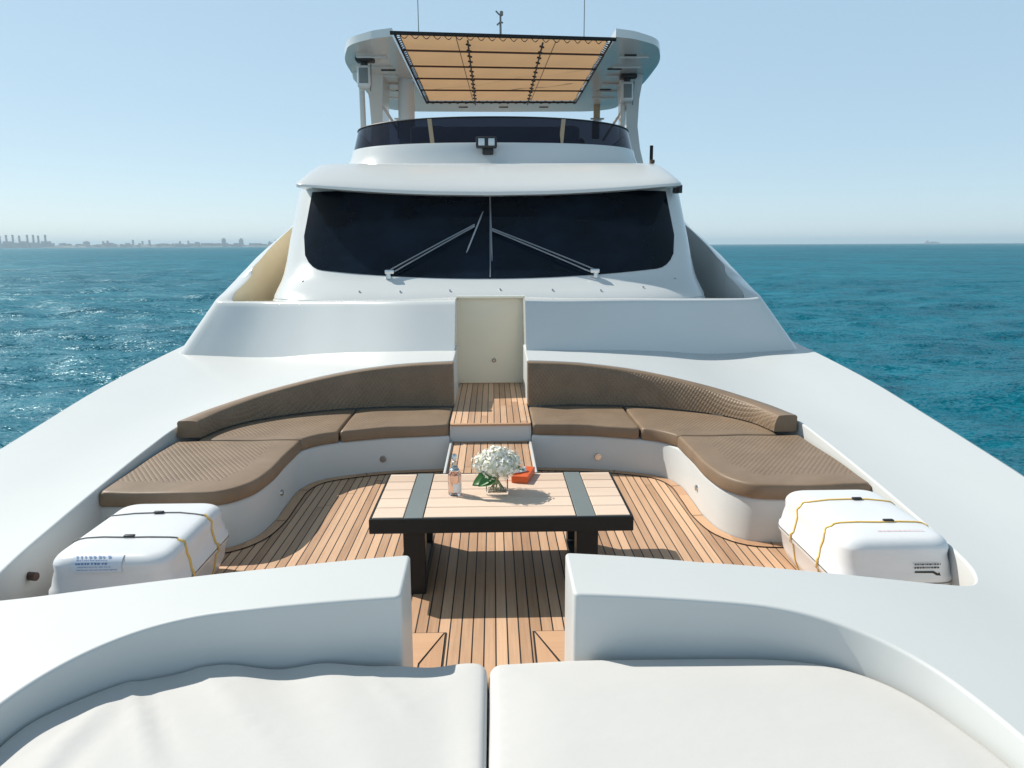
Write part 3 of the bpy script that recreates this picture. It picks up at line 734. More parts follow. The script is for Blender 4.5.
# masts
post('whip_antenna', [(-1.39, 16.0, 5.3), (-1.40, 16.0, 9.5)], [0.010, 0.005], 'slate_metal')
post('whip_antenna', [(1.87, 16.0, 5.3), (1.88, 16.0, 9.5)], [0.010, 0.005], 'slate_metal')
mb = MB(); mb.tube([(0.22, 16, 5.3), (0.22, 16, 6.55)], [0.03, 0.02], 8); mb.tube([(0.15, 16, 6.36), (0.22, 16, 6.42), (0.27, 16, 6.40)], 0.018, 6)
mb.tube([(0.13, 16, 6.62), (0.20, 16, 6.55)], 0.016, 6); mb.lathe((0.24, 16, 6.52), [(0.001, 0), (0.035, 0.02), (0.035, 0.09), (0.001, 0.11)], 10)
mb.box((0.22, 16, 6.0), (0.10, 0.08, 0.12), bev=0.02); mb.build('wind_sensor_mast', M['slate_metal'], yacht)

HT['k'] = 1.0
# ------------------------------------------------------------------ built-in sofa bases
for s in (1, -1):
    mb = MB(); a = sofa_line
    prof = [(0.0, 0.0), (0.0, 0.30), (0.004, 0.318), (0.016, 0.328)]
    mb.loft([[(x, y, z) for x, y in offset(a, o_)] for o_, z in prof])
    topl = offset(a, 0.016)
    back = [(2.74, 5.2), (2.75, 6.6), (2.62, 7.0), (2.38, 7.36), (2.05, 7.62), (1.55, 7.86), (0.97, 7.95), (SLOT+0.02, 7.93)]
    pl = topl+back
    v, f = fill(pl if area(pl) > 0 else pl[::-1], 0.3)
    mb.add([(x, y, 0.328) for x, y in v], f)
    sb = mirror_mb(mb, s).build('sofa_base', M['white'], yacht, 40)
    for (x, y, nx, ny, z, r_) in ((1.01, 6.915, 0.2, -1, 0.13, 0.034), (1.672, 5.86, -1, 0, 0.16, 0.026)):
        d = Vector((nx, ny, 0)).normalized(); p = Vector((s*x, y, z)); d.x *= s
        mb = MB(); mb.tube([p-d*0.0, p+d*0.014], [r_, r_*0.9], 16); mb.tube([p+d*0.013, p+d*0.018], r_*0.55, 12)
        mb.build('courtesy_light', M['steel'], sb)

# sunpad platform
mb = MB(); rec = [(-p[0], p[1]) for p in near[::-1]] + [(-0.385, 3.0), (-0.365, 2.955), (0.365, 2.955), (0.385, 3.0)] + near
mb.add([(x, y, 0.17) for x, y in rec], [tuple(range(len(rec)))])
mb.add([(-0.365, 2.955, 0.17), (0.365, 2.955, 0.17), (0.365, 2.955, 0), (-0.365, 2.955, 0)], [(0, 1, 2, 3)])
mb.build('sunpad_platform', M['white'], yacht, 0)

# ------------------------------------------------------------------ cushions
def cushion(poly, zb, zt_, r, dz=None, mat_fn=None, grid=0.05, org=None):
    """upholstered slab from a 2-D outline with rounded top and bottom edges"""
    if area(poly) < 0: poly = poly[::-1]
    poly = resample(poly+[poly[0]], 0.035)[:-1]
    extra = []; ptsd = []
    for d in (0.12*r, 0.35*r, 0.65*r, r):
        o_ = np.array(offset(poly, d, True)); ok = inside(o_, poly) & (dist_to(o_, poly) > d*0.93); extra += [tuple(p) for p in o_[ok]]
    v, f = fill(poly, grid, r+grid*0.4, extra)
    V = np.array(v); D = dist_to(V, poly)
    mb = MB(); top = []
    for (x, y), d in zip(v, D):
        q = min(d, r); z = zt_-r+math.sqrt(max(r*r-(r-q)**2, 0))
        if dz: z += dz(x, y, d)
        top.append((x, y, z))
    mi = [0 if mat_fn is None else int(mat_fn(*np.mean(V[q], 0), float(np.mean(D[q])))) for q in f]
    n0 = len(mb.v); mb.v += top; mb.f += [tuple(q) for q in f]; mb.mi += mi
    ring = poly+[poly[0]]
    rb = r*0.7
    rim = lambda d, z: [(x, y, z) for x, y in (offset(poly, d, True)+[offset(poly, d, True)[0]])]
    tv = {(round(x, 5), round(y, 5)): z for x, y, z in top}
    r_top = [(x, y, tv.get((round(x, 5), round(y, 5)), zt_-r)) for x, y in ring]
    bulge = -0.004
    mb.loft([r_top, rim(bulge, (zt_-r+zb+rb)/2), rim(0, zb+rb), rim(rb*0.3, zb+rb*0.25), rim(rb, zb)])
    bot = offset(poly, rb, True)
    mb.add([(x, y, zb) for x, y in bot], [tuple(range(len(bot)))[::-1]])
    mb.org = Vector((float(V[:, 0].mean()), float(V[:, 1].mean()), zb))
    return mb
def put(mb, s, name, mats, label, cat, group):
    if s < 0:
        mb.v = [(-x, y, z) for x, y, z in mb.v]; mb.f = [q[::-1] for q in mb.f]; mb.org = Vector((-mb.org.x, mb.org.y, mb.org.z))
    # keep material ids (no vertex merge that drops faces)
    o = mb.build(name, mats, None, 50)
    return tag(o, label, cat, group)
coam_back = catmull([(SLOT, 7.95), (0.97, 7.97), (1.57, 7.87), (2.1, 7.62), (2.42, 7.36), (2.65, 7.0), (2.755, 6.6)], 0.04)
bf = offset(coam_back, -0.20)        # foot of the backrest
backA = [p for p in bf if p[0] < 1.365]; backB = [p for p in bf if p[0] >= 1.395 and p[1] > 6.6]
OV = 0.012
frontA = [(0.40, 7.0-OV), (0.95, 6.93-OV), (1.372, 6.785-OV)]
frontB = catmull([(1.392, 6.775-OV), (1.50, 6.71-OV), (1.60, 6.60-OV), (1.655, 6.49)], 0.04)
cA = fillet(frontA[:1]+frontA[1:]+[(1.372, backA[-1][1])]+backA[::-1]+[(0.40, backA[0][1])], 0.03, 3, True)
cB = frontB+[(2.55, 6.50)]+[p for p in backB[::-1] if p[1] > 6.52]+[(1.392, backB[0][1])]
sideC = catmull([(1.652, 6.465), (1.660, 6.0), (1.658, 5.6), (1.715, 5.27), (1.85, 5.095), (2.06, 5.05), (2.42, 5.06)], 0.04)
cC = sideC+[(2.685, 5.075), (2.71, 5.5), (2.725, 6.1), (2.73, 6.465)]
for s, side in ((1, 'right'), (-1, 'left')):
    def soft(x, y, d): return 0.007*math.sin(min(1, d/0.18)*math.pi/2)+0.0025*math.sin(x*11+y*7+s)
    put(cushion(cA, 0.330, 0.438, 0.018, soft, lambda x, y, d: d > 0.085), s, 'seat_cushion', [M['leather'], M['quilt']],
        'straight brown quilted seat cushion on the %s sofa, beside the walkway' % side, 'cushion', 'brown seat cushions of the cockpit sofas')
    put(cushion(cB, 0.330, 0.438, 0.018, soft, lambda x, y, d: d > 0.085 and (y > 6.62 + 0.0*x)), s, 'seat_cushion', [M['leather'], M['quilt']],
        'corner brown quilted seat cushion in the bend of the %s sofa' % side, 'cushion', 'brown seat cushions of the cockpit sofas')
    put(cushion(cC, 0.330, 0.438, 0.020, soft, lambda x, y, d: (x > 1.66+0.20+max(0, 0.35*(5.55-y))) and y > 5.30 and y < 6.42), s, 'seat_cushion', [M['leather'], M['quilt']],
        'large brown chaise cushion with smooth border at the %s end, next to a white canister' % side, 'cushion', 'brown seat cushions of the cockpit sofas')
    # backrest: a section carried along the coaming
    cb = coam_back+[(2.757, y) for y in (6.57, 6.54)]; line = cb; n = len(line)
    o_ = lambda d: offset(cb, -d)
    mixo = lambda a0, a1: [tuple(a+(c-a)*(q/(n-1))**2 for a, c in zip(p_, q_)) for q, (p_, q_) in enumerate(zip(o_(a0), o_(a1)))]
    fr = mixo(0.178, 0.225); ft = mixo(0.142, 0.195); bt = o_(0.022)
    rows = []; nose = 0.022
    for i in range(n):
        zt_ = Zd(*line[i])-0.004+0.07*(i/(n-1))**3; zb = 0.449
        F, T, B = Vector((*fr[i], zb)), Vector((*ft[i], zt_)), Vector((*bt[i], zt_))
        puff = 0.008
        out = []
        nv = Vector((fr[i][0]-bt[i][0], fr[i][1]-bt[i][1], 0)).normalized()
        for k in np.linspace(0, 1, 7)[:-1]:
            out.append(F.lerp(T, k*0.93)+nv*puff*math.sin(k*math.pi))
        out.append(T+Vector((0, 0, -0.012))-nv*0.002); out.append(T-nv*0.015+Vector((0, 0, -0.002)))
        out.append(T.lerp(B, 0.5)+Vector((0, 0, 0.003))); out.append(B+nv*0.012); out.append(B+Vector((0, 0, -0.015)))
        out.append(Vector((*bt[i], zb)))
        rows.append([tuple(p) for p in out])
    mb = MB(); cols = [list(c) for c in rows]
    # quilted front only towards the outer end, like the photo
    for i in range(n-1):
        pass
    mb.loft(cols, True)
    mb.mi = []
    m_ = len(cols[0])
    for i in range(n-1):
        for j in range(m_): mb.mi.append(1 if (j < 6) else 0)
    for e in (0, -1): mb.add(cols[e], [tuple(range(m_)) if e else tuple(range(m_))[::-1]], 0)
    mb.org = Vector((1.6, 7.5, 0.449))
    put(mb, s, 'backrest_cushion', [M['leather'], M['quilt']], 'long curved brown backrest cushion along the %s cockpit sofa' % side, 'cushion', 'brown backrests of the cockpit sofas')

# sun pads
padline = offset([(0.365, 2.985)]+near, -0.006)
nl = [p for p in padline if p[1] > -0.9]
for s, side in ((1, 'right'), (-1, 'left')):
    pg = [(0.003, -0.9), (0.003, 2.945), (0.35, 2.965)] + nl[2:]
    pg = fillet(pg, [0, 0.06, 0.02]+[0]*len(nl[2:]), 5, True)
    if s < 0:
        def dzp(x, y, d):
            e = math.exp(-d/0.30)
            ang = math.atan2(y-1.2, x+0.01)
            w_ = 0.010*math.sin(ang*21+1.3*math.sin(ang*6))*e + 0.006*math.sin(ang*37+2)*math.exp(-d/0.15)
            fold = 0.0
            for (fx, fy, fa, fl, fwid, fh) in ((1.30, 2.60, 2.1, 0.38, 0.028, 0.011), (1.22, 2.58, 2.2, 0.34, 0.035, -0.008), (0.98, 2.68, 2.3, 0.34, 0.026, 0.012), (0.92, 2.62, 2.35, 0.3, 0.03, -0.007), (1.50, 2.35, 1.5, 0.45, 0.035, 0.010), (1.42, 2.3, 1.4, 0.4, 0.04, -0.006), (0.40, 2.74, 2.2, 0.22, 0.022, 0.007), (0.62, 2.66, 2.6, 0.2, 0.02, 0.005), (1.62, 2.2, 1.2, 0.4, 0.02, 0.006)):
                ux, uy = math.cos(-fa), math.sin(-fa); ax = (x-fx)*ux+(y-fy)*uy; ay = -(x-fx)*uy+(y-fy)*ux
                fold += fh*math.exp(-(ay/fwid)**2)*math.exp(-(ax/fl)**2)
            return w_+fold+0.012*math.sin(min(1, d/0.4)*math.pi/2)
    else:
        def dzp(x, y, d):
            return 0.03*math.sin(min(1, d/0.3)*math.pi/2)+0.003*math.sin(x*5+y*4)+0.004*math.sin(y*9-x*3)*math.exp(-d/0.2)
    put(cushion(pg, 0.175, 0.362 if s < 0 else 0.368, 0.03 if s < 0 else 0.045, dzp, None, 0.035), s, 'sun_pad', M['canvas'],
        ('white canvas sun pad with wrinkled edge, on the left of the foredeck recess' if s < 0 else 'smooth plump white canvas sun pad on the right of the foredeck recess'), 'sun pad', 'white sun pads side by side on the foredeck')

# ------------------------------------------------------------------ table
TX0, TX1, TY0, TY1, TZ = -0.715, 0.865, 4.31, 5.235, 0.50
tb = empty('table', ((TX0+TX1)/2, (TY0+TY1)/2, 0), 'low teak slat table with black metal frame standing in the middle of the cockpit', 'table')
mb = MB()
bx = [(TX0+0.012, -0.512), (-0.395, 0.525), (0.642, TX1-0.012)]
ny = 5; pit = (TY1-TY0-0.05)/ny
for a, c in bx:
    for k in range(ny):
        y0 = TY0+0.03+k*pit
        mb.box(((a+c)/2, y0+pit/2, TZ-0.012), (c-a-0.006, pit-0.007, 0.024), bev=0.003, seg=1)
mb.build('tabletop', M['slat'], tb)
for a, c in ((-0.509, -0.398), (0.528, 0.639)):
    mb = MB(); mb.box(((a+c)/2, (TY0+TY1)/2, TZ-0.010), (c-a, TY1-TY0-0.03, 0.024), bev=0.002, seg=1); mb.build('cross_plate', M['slate_metal'], tb)
mb = MB()
for y in (TY0+0.012, TY1-0.012): mb.box(((TX0+TX1)/2, y, TZ-0.046), (TX1-TX0, 0.024, 0.090), bev=0.003, seg=1)
for x in (TX0+0.006, TX1-0.006): mb.box((x, (TY0+TY1)/2, TZ-0.046), (0.012, TY1-TY0-0.05, 0.088))
mb.box(((TX0+TX1)/2, (TY0+TY1)/2, TZ-0.06), (TX1-TX0-0.04, TY1-TY0-0.06, 0.05))
mb.build('table_frame', M['black_metal'], tb)
for x in (-0.455, 0.595):
    mb = MB(); mb.box((x, TY0+0.11, 0.205), (0.13, 0.13, 0.41), bev=0.004, seg=1); mb.box((x, TY1-0.11, 0.205), (0.10, 0.10, 0.41), bev=0.004, seg=1)
    mb.box((x, (TY0+TY1)/2, 0.03), (0.12, 0.60, 0.05), bev=0.004, seg=1); mb.build('leg', M['black_metal'], tb)
    mb = MB(); mb.box((x+(0.085 if x < 0 else -0.085), TY0+0.16, 0.395), (0.05, 0.10, 0.03)); mb.build('bracket', M['steel'], tb)

# ------------------------------------------------------------------ things on the table
VX, VY = 0.05, 4.80
fv = empty('flower_vase', (VX, VY, 0.5), 'square glass vase with a round bunch of white hydrangea flowers on the table', 'vase')
mb = MB(); hw = 0.072
def sq(h, z, r=0.012):
    p = fillet([(-h, -h), (h, -h), (h, h), (-h, h)], r, 3, True); return [(VX+x, VY+y, 0.5+z) for x, y in p]
mb.loft([sq(hw-0.003, 0.0005), sq(hw, 0.004), sq(hw, 0.138), sq(hw-0.003, 0.141), sq(hw-0.007, 0.138), sq(hw-0.007, 0.016)], True)
n_ = len(sq(hw, 0)); mb.add(sq(hw-0.003, 0.0005), [tuple(range(n_))[::-1]]); mb.add(sq(hw-0.007, 0.016), [tuple(range(n_))])
mb.build('vase', M['glass'], fv)
mb = MB()
for k in range(9):
    a = k*2.4; r1 = 0.045; mb.tube([(VX+r1*math.cos(a+2.2), VY+r1*math.sin(a+2.2), 0.522), (VX+0.01*math.cos(a), VY+0.01*math.sin(a), 0.60), (VX+0.05*math.cos(a), VY+0.05*math.sin(a), 0.68)], 0.0045, 6)
mb.build('stems', M['stem'], fv)
mb = MB(); heads = [(0, 0, 0.225, 0.085), (-0.085, -0.02, 0.195, 0.075), (0.085, -0.015, 0.195, 0.075), (-0.03, -0.075, 0.19, 0.075), (0.045, -0.075, 0.185, 0.07), (0.0, 0.085, 0.2, 0.08), (-0.06, 0.06, 0.2, 0.07), (0.07, 0.06, 0.205, 0.07), (0.01, -0.03, 0.245, 0.07)]
core = MB()
for hx, hy, hz, hr in heads:
    c = Vector((VX+hx, VY+hy, 0.5+hz)); core.lathe((c.x, c.y, c.z), [(0.001, -hr*0.8)]+[(hr*0.8*math.cos(a), hr*0.8*math.sin(a)) for a in np.linspace(-1.3, 1.3, 8)]+[(0.001, hr*0.8)], 12)
    for k in range(80):
        zz = 1-2*(k+0.5)/80; ph = k*2.39996; d = Vector((math.sqrt(1-zz*zz)*math.cos(ph), math.sqrt(1-zz*zz)*math.sin(ph), zz))
        d = (d+Vector((random.gauss(0, .1), random.gauss(0, .1), random.gauss(0, .1)))).normalized()
        q = c+d*hr*random.uniform(0.82, 1.16)
        if q.z < 0.5+0.125: continue
        t1 = d.cross(Vector((0.3, 0.5, 0.8))).normalized(); t2 = d.cross(t1); rot = random.uniform(0, 6.28)
        for p in range(4):
            a = rot+p*math.pi/2; e1 = t1*math.cos(a)+t2*math.sin(a); e2 = t1*math.cos(a+math.pi/2)+t2*math.sin(a+math.pi/2); L = random.uniform(0.011, 0.016)
            mb.add([q, q+e1*L*0.6+e2*L*0.5+d*0.003, q+e1*L*1.25+d*random.uniform(0, .006), q+e1*L*0.6-e2*L*0.5+d*0.003], [(0, 1, 2, 3)])
mb.build('blossoms', M['petal'], fv, 0); core.build('flower_core', M['petal_core'], fv)
def leaf(base, tip, wid, up):
    b_, t_ = Vector(base), Vector(tip); d = (t_-b_); sd = d.cross(Vector(up)).normalized(); nn = sd.cross(d).normalized(); mb = MB(); rows = []
    for k in np.linspace(0, 1, 11):
        ww = wid*math.sin(math.pi*min(1, k**0.8*0.98+0.02))**0.8; c = b_+d*k-nn*0.03*k*k
        rows.append([c-sd*ww+nn*ww*0.25, c-sd*ww*0.5+nn*0.03*ww, c, c+sd*ww*0.5+nn*0.03*ww, c+sd*ww+nn*ww*0.25])
    mb.loft(rows); return mb.build('leaf', M['leaf'], fv, 60)
leaf((VX-0.02, VY-0.10, 0.645), (VX-0.165, VY-0.12, 0.60), 0.05, (0.0, -0.6, 0.8))
leaf((VX-0.01, VY-0.11, 0.635), (VX-0.12, VY-0.16, 0.605), 0.04, (0.1, -0.7, 0.7))
leaf((VX+0.10, VY-0.02, 0.67), (VX+0.19, VY+0.0, 0.665), 0.025, (0, -0.4, 0.9))

BX, BY = -0.225, 4.76
bt_ = empty('spray_bottle', (BX, BY, 0.5), 'small clear glass spray bottle of pink liquid standing on the table', 'bottle')
mb = MB(); mb.lathe((BX, BY, 0.5), [(0.001, 0.001), (0.040, 0.001), (0.044, 0.008), (0.044, 0.125), (0.041, 0.145), (0.028, 0.165), (0.020, 0.172), (0.020, 0.182)], 24); mb.build('bottle_body', M['glass'], bt_)
mb = MB(); mb.lathe((BX, BY, 0.5), [(0.001, 0.012), (0.039, 0.012), (0.039, 0.135), (0.001, 0.135)], 24); mb.build('liquid', M['pink_liquid'], bt_)
mb = MB(); rows = []
for z in (0.025, 0.085): rows.append([(BX+0.0452*math.cos(a), BY+0.0452*math.sin(a), 0.5+z) for a in np.linspace(-1.75, -0.3, 14)])
mb.loft(rows); mb.build('bottle_label', M['tissue'], bt_, 60)
mb = MB(); mb.lathe((BX, BY, 0.5), [(0.020, 0.166), (0.030, 0.164), (0.031, 0.170), (0.023, 0.178), (0.022, 0.190), (0.001, 0.191)], 20); mb.build('collar', M['blue_grey'], bt_)
mb = MB(); mb.lathe((BX, BY, 0.5), [(0.001, 0.196), (0.016, 0.198), (0.016, 0.222), (0.010, 0.226), (0.010, 0.235), (0.017, 0.238), (0.017, 0.262), (0.010, 0.272), (0.001, 0.273)], 18); mb.build('spray_cap', M['steel'], bt_)

ob = empty('tissue_box', (0.235, 5.10, 0.5), 'flat orange box with white tissue on top, behind the flower vase on the table', 'box')
rz = Matrix.Rotation(-0.25, 3, 'Z')
mb = MB(); mb.box((0.235, 5.095, 0.525), (0.115, 0.25, 0.049), rz, bev=0.003, seg=1); mb.build('box_body', M['orange'], ob)
mb = MB(); rows = []
for k in np.linspace(0, 1, 12):
    c = Vector((0.12, 5.04, 0.575)).lerp(Vector((0.255, 5.10, 0.562)), k); ww = 0.042*(0.45+0.55*math.sin(k*3.0+0.2))
    rows.append([c+Vector((0.2*ww, -ww, -0.008)), c+Vector((0, -ww*0.4, 0.014+0.008*math.sin(k*17))), c+Vector((0, ww*0.4, 0.010+0.008*math.cos(k*13))), c+Vector((0, ww, -0.006))])
mb.loft(rows); mb.build('tissue', M['tissue'], ob, 70)

# ------------------------------------------------------------------ life raft canisters
def canister(s):
    x0, x1, y0, y1 = (1.93, 2.615, 3.88, 4.88) if s > 0 else (1.71, 2.42, 3.88, 4.86); cx, cy = (x0+x1)/2*s, (y0+y1)/2; W, Lg = x1-x0, y1-y0
    side = 'right' if s > 0 else 'left'
    root = empty('life_raft_canister', (cx, cy, 0),
        ('white life raft canister with yellow straps and small black arrow, by the right coaming' if s > 0 else 'white life raft canister with a blue printed label, by the left coaming'), 'canister', 'white life raft canisters at the ends of the sofas')
    def ringz(hw_, hl, r, z): return [(cx+x, cy+y, z) for x, y in fillet([(-hw_, -hl), (hw_, -hl), (hw_, hl), (-hw_, hl)], r, 8, True)]
    hw_, hl = W/2, Lg/2; ZS = 1.07 if s > 0 else 1.0
    def shell(prof, capz):
        mb = MB(); rows = [ringz(hw_-i, hl-i, 0.13-min(i, 0.09)*0.3, z*ZS) for i, z in prof]; mb.loft(rows, True)
        n = len(rows[0]); mb.add(rows[-1], [tuple(range(n))] if capz > 0 else [tuple(range(n))[::-1]]); return mb
    top = [(0.0, 0.236), (0.002, 0.255), (0.012, 0.27), (0.02, 0.32), (0.03, 0.36)] + [(0.026+0.07*(1-math.cos(a)), 0.385+0.07*math.sin(a)) for a in np.linspace(0.2, 1.4, 8)] + [(0.12, 0.459), (0.22, 0.466)]
    shell(top, 1).build('canister_lid', M['shell'], root, 50)
    bot = [(0.0, 0.228), (0.002, 0.21), (0.014, 0.195), (0.03, 0.10), (0.06, 0.03), (0.10, 0.004)]
    shell(bot, -1).build('canister_base', M['shell'], root, 50)
    mb = MB(); mb.loft([ringz(hw_-0.006, hl-0.006, 0.12, 0.226*ZS), ringz(hw_-0.006, hl-0.006, 0.12, 0.238*ZS)], True); mb.build('seam', M['seam_grey'], root)
    # cross-section of the shell at mid length, for the straps
    prof2 = [(hw_-0.06, 0.03), (hw_-0.03, 0.10), (hw_-0.014, 0.195), (hw_+0.004, 0.21), (hw_+0.004, 0.255), (hw_-0.012, 0.27), (hw_-0.02, 0.32)] + [(hw_-i, z) for i, z in top[4:]]
    for y, wob in ((4.17, 0.01), (4.56, -0.008)):
        rows_o = []; pts = [(px, pz) for px, pz in prof2] + [(0.0, 0.466)]; full = pts+[(-px, pz) for px, pz in pts[-2::-1]]
        if s > 0: full = [(-a, z) for a, z in full]     # inner side first
        seg = full
        def band(sub, mat, hw2):
            mb = MB(); rows = []
            c0 = Vector((0, 0.2))
            for i, (px, pz) in enumerate(sub):
                pz *= ZS
                nx, nz = (px*0.6, (pz-0.25)); l_ = math.hypot(nx, nz) or 1; nx, nz = nx/l_, nz/l_
                yy = y+wob*math.sin(i*1.3)
                rows.append([(cx+px+nx*0.001, yy-hw2, pz+nz*0.001), (cx+px+nx*0.007, yy-hw2*0.8, pz+nz*0.007), (cx+px+nx*0.007, yy+hw2*0.8, pz+nz*0.007), (cx+px+nx*0.001, yy+hw2, pz+nz*0.001)])
            mb.loft(rows); return mb.build('strap', mat, root, 60)
        if s > 0: st = band(seg, M['strap'], 0.007)
        else:
            n = len(seg); innerh = seg[:n//2-3]; outer_ = seg[n//2-4:]
            band(innerh, M['strap'], 0.009); st = band(outer_, M['grey_strap'], 0.005)
        mb = MB(); bx_ = cx+(0.06 if s > 0 else 0.01)
        mb.box((bx_, y, 0.475*ZS), (0.06, 0.026, 0.012), bev=0.004); mb.build('buckle', M['rubber'], st)
    # printing
    def onto(px, py):       # point on the rounded near-top edge; py is distance along the section from the crown
        a = py/0.07
        if a < 0: return Vector((px, y0+0.12+(-py), 0.464))
        if a < 1.45: return Vector((px, y0+0.026+0.07*(1-math.sin(a))-0.003, 0.385+0.07*math.cos(a)+0.004))
        return Vector((px, y0+0.022, 0.395-(py-0.1015)))
    if s < 0:
        mb = MB(); xs = np.linspace(-2.25, -1.98, 8); mb.loft([[onto(x, q) for x in xs] for q in np.linspace(0.02, 0.125, 9)])
        lab = mb.build('label_plate', M['paper'], root, 60)
        mb = MB(); rnd = random.Random(3)
        for q, gh, gw in ((0.040, 0.015, 0.020), (0.062, 0.006, 0.009), (0.080, 0.012, 0.017), (0.098, 0.005, 0.008), (0.111, 0.005, 0.007)):
            x = -2.235+rnd.uniform(0, 0.02); end = -2.0-rnd.uniform(0, 0.07)
            while x < end:
                L_ = gw*rnd.uniform(0.35, 1.1); a_, c_ = rnd.uniform(0.3, 1), rnd.uniform(0.3, 1)
                A = [onto(x, q-gh*a_*0.5), onto(x+L_, q-gh*c_*0.5), onto(x+L_*rnd.uniform(0.6, 1), q+gh*c_*0.5), onto(x+L_*rnd.uniform(0, 0.3), q+gh*0.5)]
                mb.add([p+Vector((0, -0.002, 0.002)) for p in A], [(0, 1, 2, 3)])
                x += L_+gw*rnd.choice((0.15, 0.15, 0.2, 0.5))
        mb.build('printed_marks', M['ink'], lab, 0)
    else:
        mb = MB(); rnd = random.Random(9); yf = y0+0.016
        for z in (0.350, 0.330):
            x = 2.35
            while x < 2.49:
                L_ = rnd.uniform(0.005, 0.016); mb.add([(x, yf-0.004, z), (x+L_, yf-0.004, z), (x+L_, yf-0.004, z+0.009), (x, yf-0.004, z+0.009)], [(0, 1, 2, 3)]); x += L_+0.004
        A = [(a+0.03, c+0.032) for a, c in [(2.325, 0.283), (2.43, 0.283), (2.455, 0.268), (2.462, 0.275), (2.475, 0.25), (2.435, 0.252), (2.443, 0.260), (2.425, 0.270), (2.325, 0.272)]]
        mb.add([(x, yf-0.004, z) for x, z in A], [tuple(range(len(A)))]); mb.build('arrow_mark', M['black_ink'], root, 0)
        mb = MB(); x = 2.2
        while x < 2.45:
            L_ = rnd.uniform(0.01, 0.03); mb.add([onto(x, -0.03), onto(x+L_, -0.03), onto(x+L_, -0.036), onto(x, -0.036)], [(0, 1, 2, 3)]); x += L_+0.004
        mb.v = [(a, b_, c*ZS+0.002) for a, b_, c in mb.v]; mb.build('faded_marks', M['red_ink'], root, 0)
    return root
canister(1); canister(-1)
mb = MB(); mb.tube([(-2.61, 4.1, 0.27), (-2.555, 4.09, 0.27)], 0.024, 12); mb.build('coaming_plug', M['brown_plastic'], yacht)

# ------------------------------------------------------------------ sea
def build_sea():
    na = 420; ang = np.linspace(R(-105), R(105), na)
    rad = [3.0]
    while rad[-1] < 18000: rad.append(rad[-1]*(1.0115 if rad[-1] < 700 else 1.05)+0.02)
    rad = np.array(rad); nr = len(rad)
    A, Rr = np.meshgrid(ang, rad); X = Rr*np.sin(A); Y = Rr*np.cos(A); Z = np.zeros_like(X)
    cell = np.maximum(Rr*0.0125, Rr*R(0.5))
    for k in range(60):
        lam = 1.3*(1.075**k)*rng.uniform(0.9, 1.1)
        if lam > 26: lam = rng.uniform(2, 12)
        th = rng.normal(R(-100), 0.85); kx, ky = math.cos(th)*2*math.pi/lam, math.sin(th)*2*math.pi/lam
        amp = 0.0068*lam**0.95*rng.uniform(0.5, 1.2); amp = min(amp*0.9, 0.032)
        fade = np.clip((lam/cell-2.5)/3, 0, 1); ph = kx*X+ky*Y+rng.uniform(0, 6.28)
        Z += amp*fade*(np.sin(ph)+0.35*np.sin(2*ph+1.57)*1.0)
    V = np.stack([X, Y, Z+SEA], -1).reshape(-1, 3)
    i, j = np.meshgrid(np.arange(nr-1), np.arange(na-1), indexing='ij'); a = (i*na+j).ravel()
    Fq = np.stack([a, a+na, a+na+1, a+1], 1)
    me = bpy.data.meshes.new('sea'); me.vertices.add(len(V)); me.vertices.foreach_set('co', V.ravel())
    me.loops.add(Fq.size); me.loops.foreach_set('vertex_index', Fq.ravel().astype(np.int32))
    me.polygons.add(len(Fq)); me.polygons.foreach_set('loop_start', (np.arange(len(Fq))*4).astype(np.int32)); me.polygons.foreach_set('loop_total', np.full(len(Fq), 4, np.int32))
    me.polygons.foreach_set('use_smooth', np.ones(len(Fq), bool)); me.update(calc_edges=True); me.validate()
    me.flip_normals() if me.polygons[0].normal.z < 0 else None
    me.materials.append(M['sea']); o = bpy.data.objects.new('sea', me); link(o); o['kind'] = 'structure'
build_sea()

# ------------------------------------------------------------------ far shore
mb = MB(); xs = np.linspace(-6500, -1500, 160); rows = [[], [], []]
for x in xs:
    hgt = (7+3*math.sin(x*0.004)+4*abs(math.sin(x*0.013+1)))*min(1, max(0.15, (-1500-x)/900)); dep = 6000+0.12*(x+3700)
    rows[0].append((x, dep, SEA-1)); rows[1].append((x, dep+25, SEA+hgt+6)); rows[2].append((x, dep+500, SEA+hgt+10))
mb.loft(rows); o = mb.build('shoreline', M['land'], None, 60); o['kind'] = 'structure'
rn = random.Random(4)
def far_px(px, dep=6000):
    d = fw*760+rr*(px-512)+uu*(384-245); return d.x/d.y*dep
hall = MB(); hall.box((0, 0, 14), (150, 60, 28)); hall.box((30, -5, 24), (50, 50, 36)); hall.box((-60, 0, 18), (40, 50, 30)); hall.org = Vector((0, 0, 0))
for i, (px, lab) in enumerate(((42, 'hazy power station hall under the right-hand group of chimneys on the far shore'), (20, 'hazy power station hall at the middle chimneys on the far shore'), (4, 'hazy power station hall at the left edge of the far shore'))):
    if i == 0: o = hall.build('power_station_hall', M['far_building'], None, 0); first = o
    else: o = first.copy(); col.objects.link(o)
    o.location = (far_px(px), 6010, SEA+6); tag(o, lab, 'industrial building', 'power station halls on the far shore')
ch = MB(); ch.lathe((0, 0, 0), [(8, 0), (7, 60), (7.5, 90), (6.5, 91), (0.1, 91)], 12); ch.org = Vector((0, 0, 0))
cx_px = [0.5, 7, 13.5, 20, 28, 34, 39, 46]
names = ['leftmost hazy chimney of the far power station, at the picture edge', 'second hazy power station chimney from the left', 'third hazy power station chimney from the left', 'fourth hazy power station chimney from the left, beside the wide hall', 'hazy power station chimney standing alone right of the middle hall', 'first of three close hazy chimneys at the right end of the power station', 'middle of three close hazy chimneys at the right end of the power station', 'rightmost hazy chimney of the far power station']
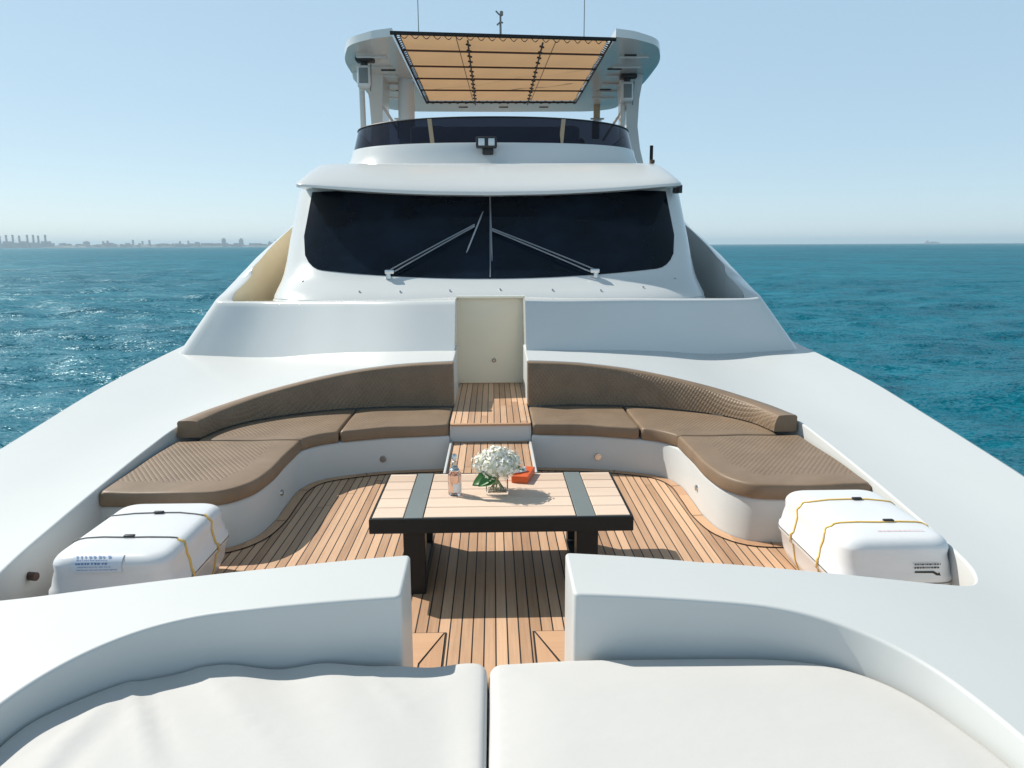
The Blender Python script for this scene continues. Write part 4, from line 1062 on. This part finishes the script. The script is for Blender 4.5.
for i, px in enumerate(cx_px):
    if i == 0: o = ch.build('chimney', M['far_dark'], None, 60); first = o
    else: o = first.copy(); col.objects.link(o)
    o.location = (far_px(px), 6000, SEA+6); o.scale = (1, 1, 1.0 if i % 3 else 0.94); tag(o, names[i], 'chimney', 'power station chimneys on the far shore')
# a skyline of low blocks along the shore, many and tiny: one mass
sk = MB()
for k in range(150):
    x = far_px(rn.uniform(50, 268)); h_ = rn.choice((10, 14, 18, 22))*rn.uniform(0.6, 1.3); w_ = rn.uniform(12, 45)
    if rn.random() < 0.12: h_ *= 1.8; w_ = 8
    sk.box((x, 6080+rn.uniform(0, 150), SEA+8+h_/2), (w_, 20, h_))
tag(sk.build('distant_skyline', M['far_building'], None, 0), 'faint line of distant low buildings along the hazy shore', 'skyline', None, 'stuff')
tw = MB(); tw.box((0, 0, 25), (26, 26, 50)); tw.box((0, 0, 53), (14, 14, 8)); tw.org = Vector((0, 0, 0))
for i, (px, lab, hs) in enumerate(((73, 'pale wide hazy tower block right of the chimneys', 0.75), (215, 'faint hazy tower left of the pair near the yacht bulwark', 1.1), (233, 'faint hazy tower close to the left yacht bulwark', 1.05), (188, 'low dark domed block on the far shore', 0.6))):
    if i == 0: o = tw.build('distant_tower', M['far_building'], None, 0); first = o
    else: o = first.copy(); col.objects.link(o)
    o.location = (far_px(px), 6200, SEA+6); o.scale = (1.6 if i == 0 else 1, 1, hs); tag(o, lab, 'tower block', 'towers on the far shore')
# ship on the right horizon
sx_ = far_px(932, 9000)
sh = empty('cargo_ship', (sx_, 9000, SEA), 'tiny hazy cargo ship on the right horizon', 'ship')
mb = MB(); mb.loft([[(sx_-80, 8990, SEA-1), (sx_-85, 8990, SEA+14), (sx_-85, 9015, SEA+14), (sx_-80, 9015, SEA-1)], [(sx_+75, 8990, SEA-1), (sx_+88, 8990, SEA+16), (sx_+88, 9015, SEA+16), (sx_+75, 9015, SEA-1)]], True)
mb.add([(sx_-85, 8990, SEA+14), (sx_+88, 8990, SEA+16), (sx_+88, 9015, SEA+16), (sx_-85, 9015, SEA+14)], [(0, 1, 2, 3)]); mb.build('hull', M['far_dark'], sh, 0)
mb = MB(); mb.box((sx_-58, 9002, SEA+25), (26, 20, 22)); mb.box((sx_+10, 9002, SEA+19), (70, 20, 9)); mb.build('superstructure', M['far_building'], sh, 0)

# ------------------------------------------------------------------ haze
hm = bpy.data.materials.new('haze_air'); hm.use_nodes = True; ht_ = hm.node_tree; ht_.nodes.clear()
pv = ht_.nodes.new('ShaderNodeVolumePrincipled'); pv.inputs['Color'].default_value = (0.70, 0.89, 1.0, 1); pv.inputs['Density'].default_value = 0.00012; pv.inputs['Anisotropy'].default_value = 0.1
oo = ht_.nodes.new('ShaderNodeOutputMaterial'); ht_.links.new(pv.outputs[0], oo.inputs['Volume'])
mb = MB(); mb.box((0, 0, 55.0), (44000, 44000, 2*(55.0-SEA+2.5))); mb.v = [(x, y, max(z, SEA-3.0)) for x, y, z in mb.v]
hz = mb.build('haze', hm, None, 0); hz['kind'] = 'stuff'
